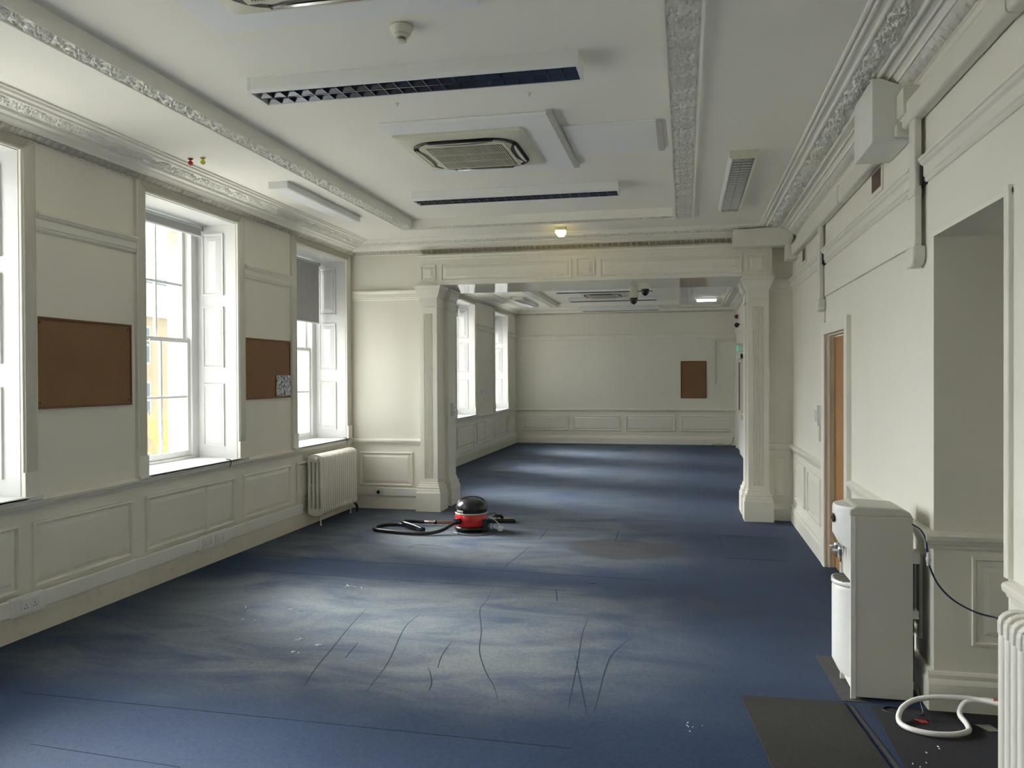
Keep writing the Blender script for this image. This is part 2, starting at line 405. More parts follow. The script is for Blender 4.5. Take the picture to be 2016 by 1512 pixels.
# left wall
mb = MB()
ys = [YN-0.2]
for a, b in WIN: ys += [a, b]
ys.append(YF+0.3)
for i in range(0, len(ys), 2): mb.box(-4.66, XL, ys[i], ys[i+1], 0, 3.7)
for a, b in WIN:
    mb.box(-4.66, XL, a, b, 0, WZ0); mb.box(-4.66, XL, a, b, WZ1, 3.7)
wl = S(mb.build('wall_left', 'wall', origin=(XL, 0, 0)), 'grey-white left wall pierced by tall sash windows', 'wall')
mb = MB()
ys2 = [YN-0.2]
for a, b in WIN: ys2 += [a+0.0, b-0.11]
ys2.append(YF+0.3)
for i in range(0, len(ys2), 2): mb.box(-4.82, -4.661, ys2[i], ys2[i+1], -4, 4.2)
for a, b in WIN: mb.box(-4.82, -4.661, a, b-0.11, -4, WZ0-0.02); mb.box(-4.82, -4.661, a, b-0.11, WZ1-0.02, 4.2)
mb.build('stone_facing', 'stone', wl)

RW = [(0, 0.0), (0.002, 0.016), (0.016, 0.022), (0.024, 0.012), (0.027, 0.002), (0.036, 0.002), (0.040, 0.004), (0.066, 0.014)]   # wall panels
RS = [(0, 0.0), (0.002, 0.016), (0.014, 0.016), (0.018, 0.002), (0.028, 0.002), (0.030, 0.005), (0.075, 0.018)]
def rings_scaled(r, k): return [(a*k, b) for a, b in r]

# dado, picture rail, panels, skirting
DADO = [(0, 0.795), (0.006, 0.795), (0.010, 0.812), (0.022, 0.820), (0.026, 0.832), (0.038, 0.842), (0.042, 0.862), (0.036, 0.872), (0.020, 0.878), (0, 0.882)]
PICT = [(0, 2.622), (0.010, 2.622), (0.018, 2.634), (0.014, 2.642), (0.022, 2.652), (0.022, 2.700), (0.034, 2.712), (0.040, 2.724), (0.046, 2.728), (0.046, 2.742), (0.030, 2.748), (0, 2.750)]
SKIRT = [(0, 0), (0.030, 0), (0.030, 0.135), (0.024, 0.150), (0.020, 0.158), (0.020, 0.178), (0.012, 0.190), (0, 0.193)]
segs_pier = []
prev = YN
for a, b in WIN:
    segs_pier.append((prev, a-0.12)); prev = b+0.12
segs_pier.append((prev, YF))
def clipseg(a, b):   # cut at the arch wall
    out = []
    for lo, hi in ((YN, YS), (YSB, YF)):
        x, y = max(a, lo), min(b, hi)
        if y-x > 0.02: out.append((x, y))
    return out
mbd, mbp = MB(), MB()
for a, b in ((YN, YS), (YSB, YF)): mbd.sweep(ML, DADO, a, b)
for a, b in segs_pier:
    for x, y in clipseg(a, b): mbp.sweep(ML, PICT, x, y)
mbd.build('dado_rail', 'casing', wl); mbp.build('picture_rail', 'casing', wl)
pans = [(2.02, 2.95), (3.13, 4.42), (4.53, 5.51), (5.67, 6.97), (7.12, 8.08), (8.22, 9.60), (0.6, 1.86), (-1.3, 0.4),
        (10.6, 11.3), (11.5, 12.75), (12.95, 14.42), (14.62, 15.95), (16.10, 17.52), (17.68, 18.98), (19.14, 20.0)]
for a, b in pans:
    MB().panel(ML, a, b, 0.288, 0.722, RW).build('wall_panel', 'casing', wl)
mb = MB().box(XL+0.001, XL+0.018, 6.485, 6.53, 0.315, 0.69); mb.box(XL+0.001, XL+0.018, 16.8, 16.85, 0.315, 0.69)
each(mb, 'batten', 'casing', wl)
mb = MB(); mb.lathe([(0.021, 0), (0.021, 0.004), (0.015, 0.0045)], (XL+0.009, 6.847, 0.605), 16, 'x')
o = mb.build('cable_hole', 'black', wl)
mb = MB()
for a, b in ((YN, YS), (YSB, YF)): mb.sweep(ML, SKIRT, a, b)
S(mb.build('baseboard_left', 'skirt', origin=(XL, 0, 0)), 'cream scuffed skirting board along the window wall', 'skirting board')

# windows ---------------------------------------------------------------
def window(n, a, b, label):
    w = thing('window_%d' % n, (-4.16, (a+b)/2, WZ0), label, 'window', None, 'structure')
    # reeded casing
    mb = MB(); W = 0.118
    reed = []
    K = 8
    for k in range(K):
        u = 0.010+k*(W-0.022)/K; s_ = (W-0.022)/K
        for q in range(5):
            t = q/4; reed.append((u+s_*t, 0.014+0.013*math.sin(pi*t)))
    reed = [(0, 0), (0, 0.018), (0.008, 0.022)]+reed+[(W-0.008, 0.028), (W, 0.026), (W, 0)]
    # jambs: the profile is in (offset from opening, depth), swept up and mitred
    def col(u_of, z0, z1f):
        p0 = [ML(u_of(x), z0, d) for x, d in reed]; p1 = [ML(u_of(x), z1f(x), d) for x, d in reed]; mb.prism(p0, p1)
    col(lambda x: a-x, WZ0+0.17, lambda x: WZ1+min(x, 0.08)); col(lambda x: b+x, WZ0+0.17, lambda x: WZ1+min(x, 0.08))
    hd = [(x*0.68, d) for x, d in reed]
    mb.prism([ML(a-x*1.47, WZ1+x, d) for x, d in hd], [ML(b+x*1.47, WZ1+x, d) for x, d in hd])
    mb.build('casing', 'casing', w)
    mb = MB()
    for u0, u1 in ((a-W-0.004, a), (b, b+W+0.004)): mb.box(XL, XL+0.034, u0, u1, WZ0+0.005, WZ0+0.175)
    each(mb, 'plinth_block', 'casing', w, bevel=0.003)
    # sill
    mb = MB(); sp = [(-0.46, 0), (0.045, 0), (0.052, 0.006), (0.052, 0.02), (0.045, 0.026), (-0.46, 0.026)]
    mb.prism([(XL+d, a-0.0, WZ0-0.004+z) for d, z in sp], [(XL+d, b, WZ0-0.004+z) for d, z in sp])
    mb.box(XL+0.002, XL+0.052, a-W-0.01, b+W+0.01, WZ0-0.006, WZ0+0.018)
    mb.build('sill', 'white', w, bevel=0.002)
    # painted reveal lining + shutters with raised panels on both sides
    for side, y in ((1, b), (-1, a)):
        Mr = (lambda u, v, d, y=y, side=side: (u, y-side*(0.004+d), v))
        mb = MB(); mb.box(-4.56, XL, min(y, y-side*0.004), max(y, y-side*0.004), WZ0+0.02, WZ1-0.004)
        lin = mb.build('reveal_lining', 'white', w)
        for z0, z1 in ((1.005, 1.60), (1.75, 2.335), (2.44, 3.03)):
            MB().panel(Mr, -4.51, -4.285, z0, z1, RS).build('shutter_panel', 'white', lin)
    mb = MB().box(-4.56, XL, a+0.004, b-0.004, WZ1-0.006, WZ1-0.0005); mb.build('head_lining', 'white', w)
    # box frame
    fx0, fx1 = -4.70, -4.56
    ga, gb = a+0.045, b-0.15
    mb = MB(); mb.box(fx0+0.04, fx1, a+0.004, ga-0.04, WZ0+0.022, WZ1-0.006); mb.box(fx0+0.04, fx1, gb+0.04, b-0.004, WZ0+0.022, WZ1-0.006)
    mb.box(fx0+0.04, fx1, ga-0.04, gb+0.04, WZ1-0.05, WZ1-0.006); mb.box(fx0+0.04, fx1+0.01, ga-0.04, gb+0.04, WZ0+0.022, WZ0+0.045)
    mb.build('box_frame', 'white', w, bevel=0.003)
    # sashes
    for nm, x, z0, z1, bot, top in (('lower_sash', -4.60, 0.92, 2.025, 0.055, 0.040), ('upper_sash', -4.648, 1.985, 3.065, 0.040, 0.035)):
        mb = MB(); t = 0.019
        mb.box(x-t, x+t, ga-0.04, ga, z0, z1); mb.box(x-t, x+t, gb, gb+0.04, z0, z1)
        mb.box(x-t, x+t, ga, gb, z0, z0+bot); mb.box(x-t, x+t, ga, gb, z1-top, z1)
        zm = (z0+bot+z1-top)/2
        for k in (1, 2):
            y = ga+(gb-ga)*k/3; mb.box(x-0.014, x+0.014, y-0.011, y+0.011, z0+bot, z1-top)
        for k in range(3):
            ya = ga+(gb-ga)*k/3+(0.011 if k else 0); yb = ga+(gb-ga)*(k+1)/3-(0.011 if k < 2 else 0)
            mb.box(x-0.014, x+0.014, ya, yb, zm-0.011, zm+0.011)
        sa = mb.build(nm, 'white', w, bevel=0.002)
        MB().box(x-0.002, x+0.002, ga, gb, z0+bot, z1-top).build('glass', 'glass', sa)
    mb = MB().lathe([(0.006, 0), (0.012, 0.006), (0.010, 0.02), (0.0, 0.024)], (-4.579, (ga+gb)/2, 1.99), 10, 'x')
    mb.build('sash_catch', 'chrome', w)
    return w
WLAB = ['tall sash window nearest the camera, beyond the left edge of the picture', 'sash window cut by the left edge of the photo, left of the large cork board',
        'sash window between the two cork boards with its blind rolled nearly up', 'sash window above the column radiator with the blind half lowered',
        'sash window just behind the arch, hidden by the left pilaster', 'sash window of the back room seen right beside the left pilaster', 'last sash window, nearest the far wall']
for i, (a, b) in enumerate(WIN): window(i+1, a, b, WLAB[i])
# blinds
def blind(a, b, zb, label):
    r = thing('roller_blind', (-4.49, (a+b)/2, 3.07), label, 'blind', 'roller blinds in the windows')
    y0, y1 = a+0.06, b-0.05
    MB().lathe([(0.021, y0-0.0), (0.021, y1)], (-4.50, 0, 3.078), 16, 'y').build('roller_tube', 'blindtube', r)
    MB().box(-4.484, -4.482, y0+0.01, y1-0.02, zb+0.015, 3.075).build('fabric', 'blind', r)
    MB().rbox(-4.490, -4.476, y0+0.01, y1-0.02, zb, zb+0.018, 0.006, 3, 'y').build('bottom_bar', 'pwhite', r)
    mb = MB(); mb.box(-4.53, -4.47, y0-0.006, y0, 3.05, 3.106); mb.box(-4.53, -4.47, y1, y1+0.006, 3.05, 3.106)
    each(mb, 'bracket', 'chrome', r)
    MB().tube([(-4.475, y1-0.01, 3.08), (-4.47, y1-0.008, 2.0), (-4.465, y1-0.008, 1.35)], 0.0015, 5).build('chain', 'chrome', r)
blind(*WIN[2], 2.985, 'grey roller blind rolled nearly all the way up in the window between the cork boards')
blind(*WIN[3], 2.325, 'grey roller blind lowered halfway in the window above the column radiator')
blind(*WIN[1], 2.985, 'grey roller blind of the window at the left edge of the photo')
blind(*WIN[4], 2.90, 'grey roller blind of the window hidden behind the left pilaster')
blind(*WIN[5], 2.86, 'grey roller blind short down in the back room window beside the left pilaster')
blind(*WIN[6], 2.70, 'grey roller blind in the last window by the far wall')

# right wall ---------------------------------------------------------------
OY0, OY1, OZ = 3.41, 4.36, 2.33
DY0, DY1, DZ = 6.50, 7.43, 2.00
mb = MB()
mb.box(XR, XR+0.35, YN-0.2, OY0, 0, 3.7); mb.box(XR, XR+0.35, OY0, OY1, OZ, 3.7)
mb.box(XR, XR+0.35, OY1, DY0, 0, 3.7); mb.box(XR, XR+0.35, DY0, DY1, DZ, 3.7); mb.box(XR, XR+0.35, DY1, YF+0.3, 0, 3.7)
wr = S(mb.build('wall_right', 'wall', origin=(XR, 0, 0)), 'plain off-white right wall with dado rail, door and opening', 'wall')
mb = MB(); mb.box(XR+0.35, 2.6, OY1, OY1+0.2, 0, 3.0); mb.box(XR+0.35, 2.6, OY0-0.6, OY0-0.4, 0, 3.0); mb.box(2.5, 2.7, OY0-0.6, OY1+0.2, 0, 3.0); mb.box(XR+0.35, 2.6, OY0-0.6, OY1+0.2, OZ+0.1, OZ+0.3)
S(mb.build('wall_passage', 'wall', origin=(2, 4, 0)), 'walls of the short passage beyond the right opening', 'wall')
rsegs = [(YN, OY0-0.045), (OY1, DY0-0.13), (DY1+0.12, YS), (YSB, 17.6)]
mbd, mbp = MB(), MB()
for i, (a, b) in enumerate(rsegs): mbd.sweep(MR, DADO, a, b, 0, -1 if False else 0)
for a, b in ((YN, 4.46), (4.64, 7.47), (7.66, YS), (YSB, YF)): mbp.sweep(MR, PICT, a, b)
mbd.sweep(MJ, DADO, XR-0.042, 2.5)
mbd.build('dado_rail', 'trim', wr); mbp.build('picture_rail', 'trim', wr)
for a, b in ((8.72, 9.45), (7.72, 8.52), (4.55, 6.15), (1.6, 3.2), (11.2, 13.0), (13.3, 15.4)):
    MB().panel(MR, a, b, 0.288, 0.722, RW).build('wall_panel', 'trim', wr)
MB().panel(MJ, 1.371, 1.95, 0.325, 0.762, [(0, 0), (0.003, 0.010), (0.014, 0.010), (0.02, 0.003), (0.045, 0.003), (0.05, 0.002), (0.052, 0.002), (0.075, 0.007)]).build('wall_panel', 'trim', wr)
mb = MB(); mb.box(XR-0.018, XR, 4.66, 7.45, 2.335, 2.60)
mb.build('plaster_step', 'wall', wr)
mb = MB()
for a, b in rsegs: mb.sweep(MR, SKIRT, a, b)
mb.sweep(MJ, SKIRT, XR-0.03, 2.5)
S(mb.build('baseboard_right', 'trim', origin=(XR, 0, 0)), 'cream skirting board along the right wall', 'skirting board')
# opening edge trim
mb = MB(); mb.rbox(XR-0.020, XR+0.02, OY0-0.045, OY0, 0.885, OZ+0.03, 0.008, 3, 'z')
mb.box(XR-0.006, XR+0.001, OY0-0.045, OY1-0.0, OZ, OZ+0.02)
S(mb.build('trim_1', 'trim'), 'rounded edge moulding on the near side of the right opening', 'moulding')

# door 1
d = thing('door_1', (1.25, (DY0+DY1)/2, 0), 'oak veneer door in moulded white frame in the right wall', 'door', None, 'structure')
MB().box(1.262, 1.302, DY0+0.02, DY1-0.005, 0.008, DZ-0.02).build('door_leaf', 'doorwood', d)
mb = MB()
prof = [(1.165, 0), (1.165, -0.0), (1.17, -0.010), (1.182, -0.012), (1.186, -0.004), (1.202, -0.004), (1.206, -0.016), (1.222, -0.018), (1.226, -0.010), (1.258, -0.010), (1.258, 0.03), (1.205, 0.06), (1.165, 0.12)]
# far jamb with stepped mouldings facing the camera
mb.prism([(x, DY1+y, 0) for x, y in prof], [(x, DY1+y, DZ+0.0) for x, y in prof])
mb.box(1.165, 1.205, DY0-0.11, DY0, 0, DZ+0.1); mb.box(1.165, 1.205, DY0, DY1+0.115, DZ, DZ+0.1)
mb.box(1.205, 1.262, DY0-0.002, DY0+0.012, 0, DZ); mb.box(1.205, 1.262, DY0, DY1, DZ-0.012, DZ)
mb.build('architrave', 'trim', d, bevel=0.002)

# far wall ---------------------------------------------------------------
wb = S(MB().box(-4.9, XR+0.35, YF, YF+0.3, 0, 3.7).build('wall_back', 'wall', origin=(0, YF, 0)), 'far end wall of the back room with dado panelling', 'wall')
MB().sweep(MF, [(d_, z*1.0-0.02) for d_, z in DADO[3:]]+[(0, 0.80)], XL, XR).build('dado_rail', 'trim', wb)
MB().sweep(MF, [(d_, z-0.07) for d_, z in PICT], XL, XR).build('picture_rail', 'trim', wb)
for a, b in ((-4.0, -2.83), (-2.72, -1.55), (-1.415, -0.235), (-0.11, 1.08)):
    MB().panel(MF, a, b, 0.322, 0.695, RW).build('wall_panel', 'trim', wb)
S(MB().sweep(MF, SKIRT, XL, XR).build('baseboard_back', 'trim', origin=(0, YF, 0)), 'white skirting board under the far wall panels', 'skirting board')
S(MB().box(-4.9, XR+0.35, YN-0.2, YN, 0, 3.7).build('wall_front', 'wall', origin=(0, YN, 0)), 'end wall behind the camera', 'wall')

# ceiling ---------------------------------------------------------------
RX0, RX1 = -2.965, -0.115
REC = [(0.2, 8.655), (11.45, 19.30)]
mb = MB()
mb.box(-4.9, RX0, YN-0.2, YF+0.3, ZC, 3.72); mb.box(RX1, XR+0.35, YN-0.2, YF+0.3, ZC, 3.72)
for a, b in ((YN-0.2, REC[0][0]), (REC[0][1], REC[1][0]), (REC[1][1], YF+0.3)): mb.box(RX0, RX1, a, b, ZC, 3.72)
for a, b in REC: mb.box(RX0, RX1, a, b, ZR, 3.72)
ce = S(mb.build('ceiling', 'ceil', origin=(0, 0, ZC)), 'white plaster ceiling with long recessed centre panels', 'ceiling')

# ornament height functions
def blob_relief(blobs, L, W):
    def fn(U, V):
        u = np.mod(U, L); v = V*W; h = np.zeros_like(U)
        for bu, bv, R_, asp, ang, hh in blobs:
            du = np.mod(u-bu+L/2, L)-L/2; dv = v-bv; c, s_ = math.cos(ang), math.sin(ang)
            a = (du*c+dv*s_)/(R_*asp); b = (-du*s_+dv*c)/R_
            q = 1-a*a-b*b
            h = np.maximum(h, np.sqrt(np.clip(q, 0, 1))*hh)
        return h*np.clip(np.minimum(V, 1-V)/0.04, 0, 1)
    return fn
def mk_scroll():
    L, W = 0.52, 0.123; B = []; r = random.Random(11)
    for k in range(46):      # S stem with leaflets
        u = L*k/46; v = W*(0.5+0.23*math.sin(2*pi*u/L)); sl = math.atan2(W*0.23*2*pi/L*math.cos(2*pi*u/L), 1)
        B.append((u, v, 0.0032, 1.6, sl, 0.35))
        sd = 1 if k % 2 else -1
        B.append((u+0.004, v+sd*0.012, 0.0050, 2.0, sl+sd*0.9, 0.9 if k % 4 < 2 else 0.55))
        if k % 3 == 0: B.append((u+0.006, v-sd*0.022, 0.005, 2.2, sl-sd*0.6, 0.7))
    for cu_, cv, sg in ((0.25, 0.36, 1), (0.75, 0.64, -1)):
        cx_, cy_ = L*cu_, W*cv
        B.append((cx_, cy_, 0.007, 1, 0, 1.0))
        for q in range(7):
            a = 2*pi*q/7; B.append((cx_+0.013*math.cos(a), cy_+0.013*math.sin(a), 0.0055, 1.4, a, 0.9))
        for q in range(22):
            a = 2*pi*q/22; rr = 0.027+0.008*q/22; B.append((cx_+rr*1.15*math.cos(a*sg), cy_+rr*math.sin(a*sg), 0.0045, 1.9, a*sg+pi/2+0.5, 0.8))
        for q in range(12):
            a = 2*pi*q/12; B.append((cx_+0.046*1.3*math.cos(a), cy_+0.043*math.sin(a), 0.005, 2.0, a+0.4, 0.65))
    for k in range(26): B.append((r.uniform(0, L), r.uniform(0.15, 0.85)*W, r.uniform(0.003, 0.005), r.uniform(1.2, 2.4), r.uniform(0, 3), 0.6))
    return blob_relief([b for b in B if 0.008 < b[1] < W-0.008], L, W)
def mk_flower():
    L, W = 0.265, 0.15; B = []; r = random.Random(5)
    B += [(L*0.5, W*0.5, 0.019, 1.5, 0.2+pi/2, 0.95), (L*0.5-0.026, W*0.42, 0.008, 1.8, 0.5, 1.0), (L*0.5+0.02, W*0.25, 0.008, 2.2, 1.2, 0.9), (L*0.5-0.005, W*0.83, 0.009, 1.4, 0.1, 1.0)]
    for cu_, cv in ((0.10, 0.25), (0.10, 0.72), (0.86, 0.80), (0.88, 0.22), (0.98, 0.5)):
        cx_, cy_ = L*cu_, W*cv; B.append((cx_, cy_, 0.005, 1, 0, 1.0))
        for q in range(6):
            a = 2*pi*q/6+cu_*9; B.append((cx_+0.012*math.cos(a), cy_+0.012*math.sin(a), 0.005, 1.5, a+0.6, 0.85))
    for k in range(75):
        u, v = r.uniform(0, L), r.uniform(0.06, 0.94)*W
        if abs(u-L*0.5) < 0.028 and abs(v-W*0.5) < 0.032: continue
        B.append((u, v, r.uniform(0.0032, 0.0055), r.uniform(1.1, 3.0), r.uniform(0, 3.14), r.uniform(0.5, 1.0)))
    return blob_relief(B, L, W)
h_scroll = mk_scroll(); h_flower = mk_flower()
def h_egg(U, V, L=0.072):
    x = (U/L) % 1.0
    egg = np.sqrt(np.clip(1-((x-0.5)/0.27)**2-((V-0.55)/0.5)**2, 0, 1))
    rim = np.exp(-(((np.abs(x-0.5))-0.35-0.04*V)/0.04)**2)*0.7
    dart = np.exp(-((np.minimum(x, 1-x))/0.045)**2)*0.6
    return np.maximum(np.maximum(egg, rim), dart)
def h_leafegg(U, V, L=0.11):
    x = (U/L+0.35*V) % 1.0
    a = np.abs(np.sin(pi*x))**0.7*(0.6+0.4*np.sin(V*pi)); b = np.clip(np.sin(6*pi*x+3*V), 0, 1)*0.35
    return np.clip(a+b*(V < 0.6)-0.35, 0, 1)
def relief(Mf, u0, u1, p0, p1, fn, amp, ru, nv, m0=0, m1=0):
    nv = int(nv*1.4) if ru < 0.008 else nv
    nu = max(4, int((u1-u0)/(ru*(0.7 if ru < 0.008 else 1)))); t = np.linspace(0, 1, nu)[:, None]; V = np.linspace(0, 1, nv)[None, :]
    D = p0[0]+(p1[0]-p0[0])*V; Z = p0[1]+(p1[1]-p0[1])*V
    nrm = np.array([p1[1]-p0[1], -(p1[0]-p0[0])]); nrm = nrm/np.linalg.norm(nrm)
    if nrm[1] > 0 and abs(nrm[1]) > 0.3: nrm = -nrm
    U = (u0+m0*D)*(1-t)+(u1-m1*D)*t
    H = fn(U, V+0*U)*amp
    D = D+0*U+H*nrm[0]; Z = Z+0*U+H*nrm[1]
    x, y, z = Mf(U, Z, D)
    P = np.stack([x+0*U, y+0*U, z+0*U], -1)
    return MB().grid(P)

CORN = [(0, 3.188), (0.010, 3.190), (0.012, 3.200), (0.066, 3.232), (0.074, 3.232), (0.078, 3.245), (0.096, 3.264), (0.112, 3.258), (0.116, 3.268), (0.152, 3.280), (0.154, 3.268), (0.163, 3.270),
        (0.168, 3.290), (0.292, 3.308), (0.296, 3.298), (0.306, 3.300), (0.312, 3.312), (0.345, 3.319), (0.348, 3.308), (0.356, 3.310), (0.360, 3.323), (0.375, 3.327), (0.377, 3.316), (0.388, 3.320), (0.390, 3.332), (0, 3.332)]
def cornice(n, Mf, a, b, ru, m0, m1, label, egg_mat='plaster', eggf=h_egg, amp=1.0):
    c = MB().sweep(Mf, CORN, a, b, m0, m1).build('trim_%d' % n, 'ceil', origin=tuple(Mf(a, ZC, 0))); S(c, label, 'cornice')
    relief(Mf, a, b, (0.169, 3.2895), (0.291, 3.307), h_scroll, 0.021*amp, ru, 26 if ru < 0.008 else 12, m0, m1).build('scroll_ornament', 'plaster', c, recalc=False)
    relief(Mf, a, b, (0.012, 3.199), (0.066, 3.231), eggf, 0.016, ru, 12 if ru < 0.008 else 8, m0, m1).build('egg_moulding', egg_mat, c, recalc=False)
    return c
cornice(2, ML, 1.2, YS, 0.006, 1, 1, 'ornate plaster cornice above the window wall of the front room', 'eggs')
cornice(3, MR, 1.6, YS, 0.0055, 1, 1, 'ornate plaster cornice above the right wall with leafy scrolls', 'plaster', h_leafegg, 1.3)
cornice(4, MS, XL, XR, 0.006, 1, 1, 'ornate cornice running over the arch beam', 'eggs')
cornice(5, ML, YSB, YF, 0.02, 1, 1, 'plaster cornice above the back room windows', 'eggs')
cornice(6, MR, YSB, YF, 0.02, 1, 1, 'plaster cornice above the right wall of the back room')
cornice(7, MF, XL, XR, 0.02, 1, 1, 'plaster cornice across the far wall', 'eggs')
cornice(8, MSB, XL, XR, 0.03, 1, 1, 'plaster cornice on the rear face of the arch beam')

# ornamental beam strips round the recess
def strip_band(n, rect_in, rect_out, y0, y1, label, ru, near=True):
    pass
MC1 = lambda u, v, d: (d, u, v)          # strips running along y: d is x
MC2 = lambda u, v, d: (u, d, v)          # strips running along x: d is y
def beam_strips(n0, ya, yb, ru, nv, names):
    xs = [(-3.100, -2.968), (-0.085, 0.080)]
    for k, (x0, x1) in enumerate(xs):
        base = MB()
        m = 0.0
        base.box(x0-0.022, x0, ya, yb+0.14, ZC-0.016, ZC); base.box(x1, x1+(0.003 if k == 0 else 0.030), ya, yb+0.14, ZC-0.016, ZC)
        if k == 1: base.box(x1+0.012, x1+0.020, ya, yb+0.14, ZC-0.024, ZC-0.016)
        if k == 1: base.box(RX1+0.002, x0-0.022, ya, yb, ZC-0.004, ZC)
        c = S(base.build('trim_%d' % (n0+k), 'ceil', origin=(x0, ya, ZC)), names[k], 'ceiling moulding')
        relief(MC1, ya, yb+0.14, (x0, ZC-0.003), (x1, ZC-0.003), h_flower, 0.018, ru, nv).build('flower_ornament', 'plaster', c, recalc=False)
    base = MB(); y0, y1 = yb+0.003, yb+0.143
    base.box(-2.968, -0.085, y1, y1+0.012, ZC-0.014, ZC); base.box(-2.968, -0.085, y0-0.002, y0+0.006, ZC-0.012, ZC)
    c = S(base.build('trim_%d' % (n0+2), 'ceil', origin=(-1, y0, ZC)), names[2], 'ceiling moulding')
    relief(MC2, -2.968, -0.085, (y0, ZC-0.003), (y1, ZC-0.003), h_flower, 0.016, ru, nv).build('flower_ornament', 'plaster', c, recalc=False)
beam_strips(9, 1.2, REC[0][1], 0.005, 26, ['long flowered plaster band left of the recessed ceiling panel', 'long flowered plaster band right of the recessed ceiling panel', 'flowered plaster cross band between recess and arch'])
beam_strips(12, REC[1][0], REC[1][1], 0.02, 12, ['flowered plaster band left of the back room recess', 'flowered plaster band right of the back room recess', 'flowered plaster cross band before the far wall'])

# arch ---------------------------------------------------------------
PLX0, PLX1, PRX0, PRX1 = -3.20, -2.98, 0.705, 0.930
mb = MB(); mb.box(XL, PLX1-0.045, YS, YSB, 0, 3.5); mb.box(PRX0+0.045, XR, YS, YSB, 0, 3.5); mb.box(PLX1-0.045, PRX0+0.045, YS, YSB, 2.80, 3.5)
wa = S(mb.build('wall_middle', 'wall', origin=(-1, YS, 0)), 'cross wall with wide opening between the two rooms', 'wall')
mbd, mbp, mbs = MB(), MB(), MB()
for a, b in ((XL+0.0, PLX0), (PRX1, XR)):
    mbd.sweep(MS, DADO, a, b); mbp.sweep(MS, PICT, a, b); mbs.sweep(MS, SKIRT, a, b)
    mbs.sweep(MSB, SKIRT, a, b)
mbd.build('dado_rail', 'trim', wa); mbp.build('picture_rail', 'trim', wa)
MB().panel(MS, -4.04, -3.335, 0.285, 0.715, RW).build('wall_panel', 'trim', wa)
MB().panel(MS, 1.00, 1.115, 0.275, 0.72, [(0, 0), (0.003, 0.006), (0.01, 0.006), (0.014, 0.002), (0.03, 0.002), (0.033, 0.005), (0.036, 0.005)]).build('wall_panel', 'trim', wa)
S(mbs.build('baseboard_middle', 'trim', origin=(-3.6, YS, 0)), 'white skirting on the cross wall beside the pilasters', 'skirting board')
def pilaster(n, x0, x1, y0, y1, face, label):
    p = thing('trim_%d' % n, ((x0+x1)/2, (y0+y1)/2, 0), label, 'pilaster', None, 'structure')
    R = lambda e, z: [(x0-e, y0-e, z), (x1+e, y0-e, z), (x1+e, y1+e*0.9, z), (x0-e, y1+e*0.9, z)]
    prof = [(0.048, 0), (0.048, 0.228), (0.044, 0.234), (0.040, 0.236), (0.036, 0.262), (0.030, 0.285), (0.034, 0.287), (0.034, 0.298), (0.020, 0.302), (0.016, 0.322), (0.008, 0.338), (0.010, 0.340), (0.010, 0.352), (0, 0.355)]
    MB().loft([R(e, z) for e, z in prof]).build('base', 'trim', p)
    capp = [(0, 2.505), (0.008, 2.508), (0.010, 2.520), (0.002, 2.526), (0.0, 2.63), (0.010, 2.636), (0.014, 2.650), (0.022, 2.662), (0.034, 2.69), (0.044, 2.722), (0.046, 2.742), (0.058, 2.748), (0.062, 2.770), (0.062, 2.783)]
    MB().loft([R(e, z) for e, z in capp]).build('capital', 'trim', p)
    # fluted shaft
    def xsec(z, fl):
        fy = y0 if face < 0 else y1
        pts = [(x0, fy, z)]
        K = 6; w0 = x0+0.052; w = (x1-x0-0.104)/K
        for k in range(K):
            c = w0+w*(k+0.5); r = w*0.42
            for q in range(7):
                a = pi*q/6; pts.append((c-r*math.cos(a), fy-face*(r*1.25*math.sin(a) if fl else 0), z))
        pts.append((x1, fy, z)); oy = y1 if face < 0 else y0
        pts += [(x1, oy, z), (x0, oy, z)]
        return pts
    MB().loft([xsec(0.355, 0), xsec(0.398, 0), xsec(0.402, 1), xsec(2.43, 1), xsec(2.438, 0), xsec(2.505, 0)]).build('shaft', 'trim', p)
pilaster(15, PLX0, PLX1, 9.62, 9.86, -1, 'front fluted pilaster left of the wide opening')
pilaster(16, PRX0, PRX1, 9.62, 9.86, -1, 'front fluted pilaster right of the wide opening')
pilaster(17, PLX0, PLX1, 10.11, 10.44, 1, 'rear fluted pilaster behind the left one')
pilaster(18, PRX0, PRX1, 10.11, 10.44, 1, 'rear fluted pilaster behind the right one')
# entablature
e = thing('trim_19', (-1.13, 9.6, 2.785), 'panelled cream beam spanning the wide opening on pilasters', 'beam', None, 'structure')
mb = MB(); mb.box(-3.235, 0.965, 9.60, YS, 2.787, 3.09)
mb.prism([(-3.235-e_, 9.60-e_, z) for e_, z in ()] or [(-3.235, 9.60, 3.09), (-3.235, 9.592, 3.092), (-3.235, 9.590, 3.108), (-3.235, 9.575, 3.108), (-3.235, 9.578, 3.124), (-3.235, 9.570, 3.136), (-3.235, 9.570, 3.150), (-3.235, YS, 3.150), (-3.235, YS, 3.09)],
         [(0.965, 9.60, 3.09), (0.965, 9.592, 3.092), (0.965, 9.590, 3.108), (0.965, 9.575, 3.108), (0.965, 9.578, 3.124), (0.965, 9.570, 3.136), (0.965, 9.570, 3.150), (0.965, YS, 3.150), (0.965, YS, 3.09)])
mb.build('beam_board', 'trim', e)
ME = lambda u, v, d: (u, 9.60-d, v)
RE = [(0, 0), (0.002, 0.018), (0.013, 0.018), (0.017, 0.002), (0.026, 0.002), (0.028, 0.005), (0.060, 0.018)]
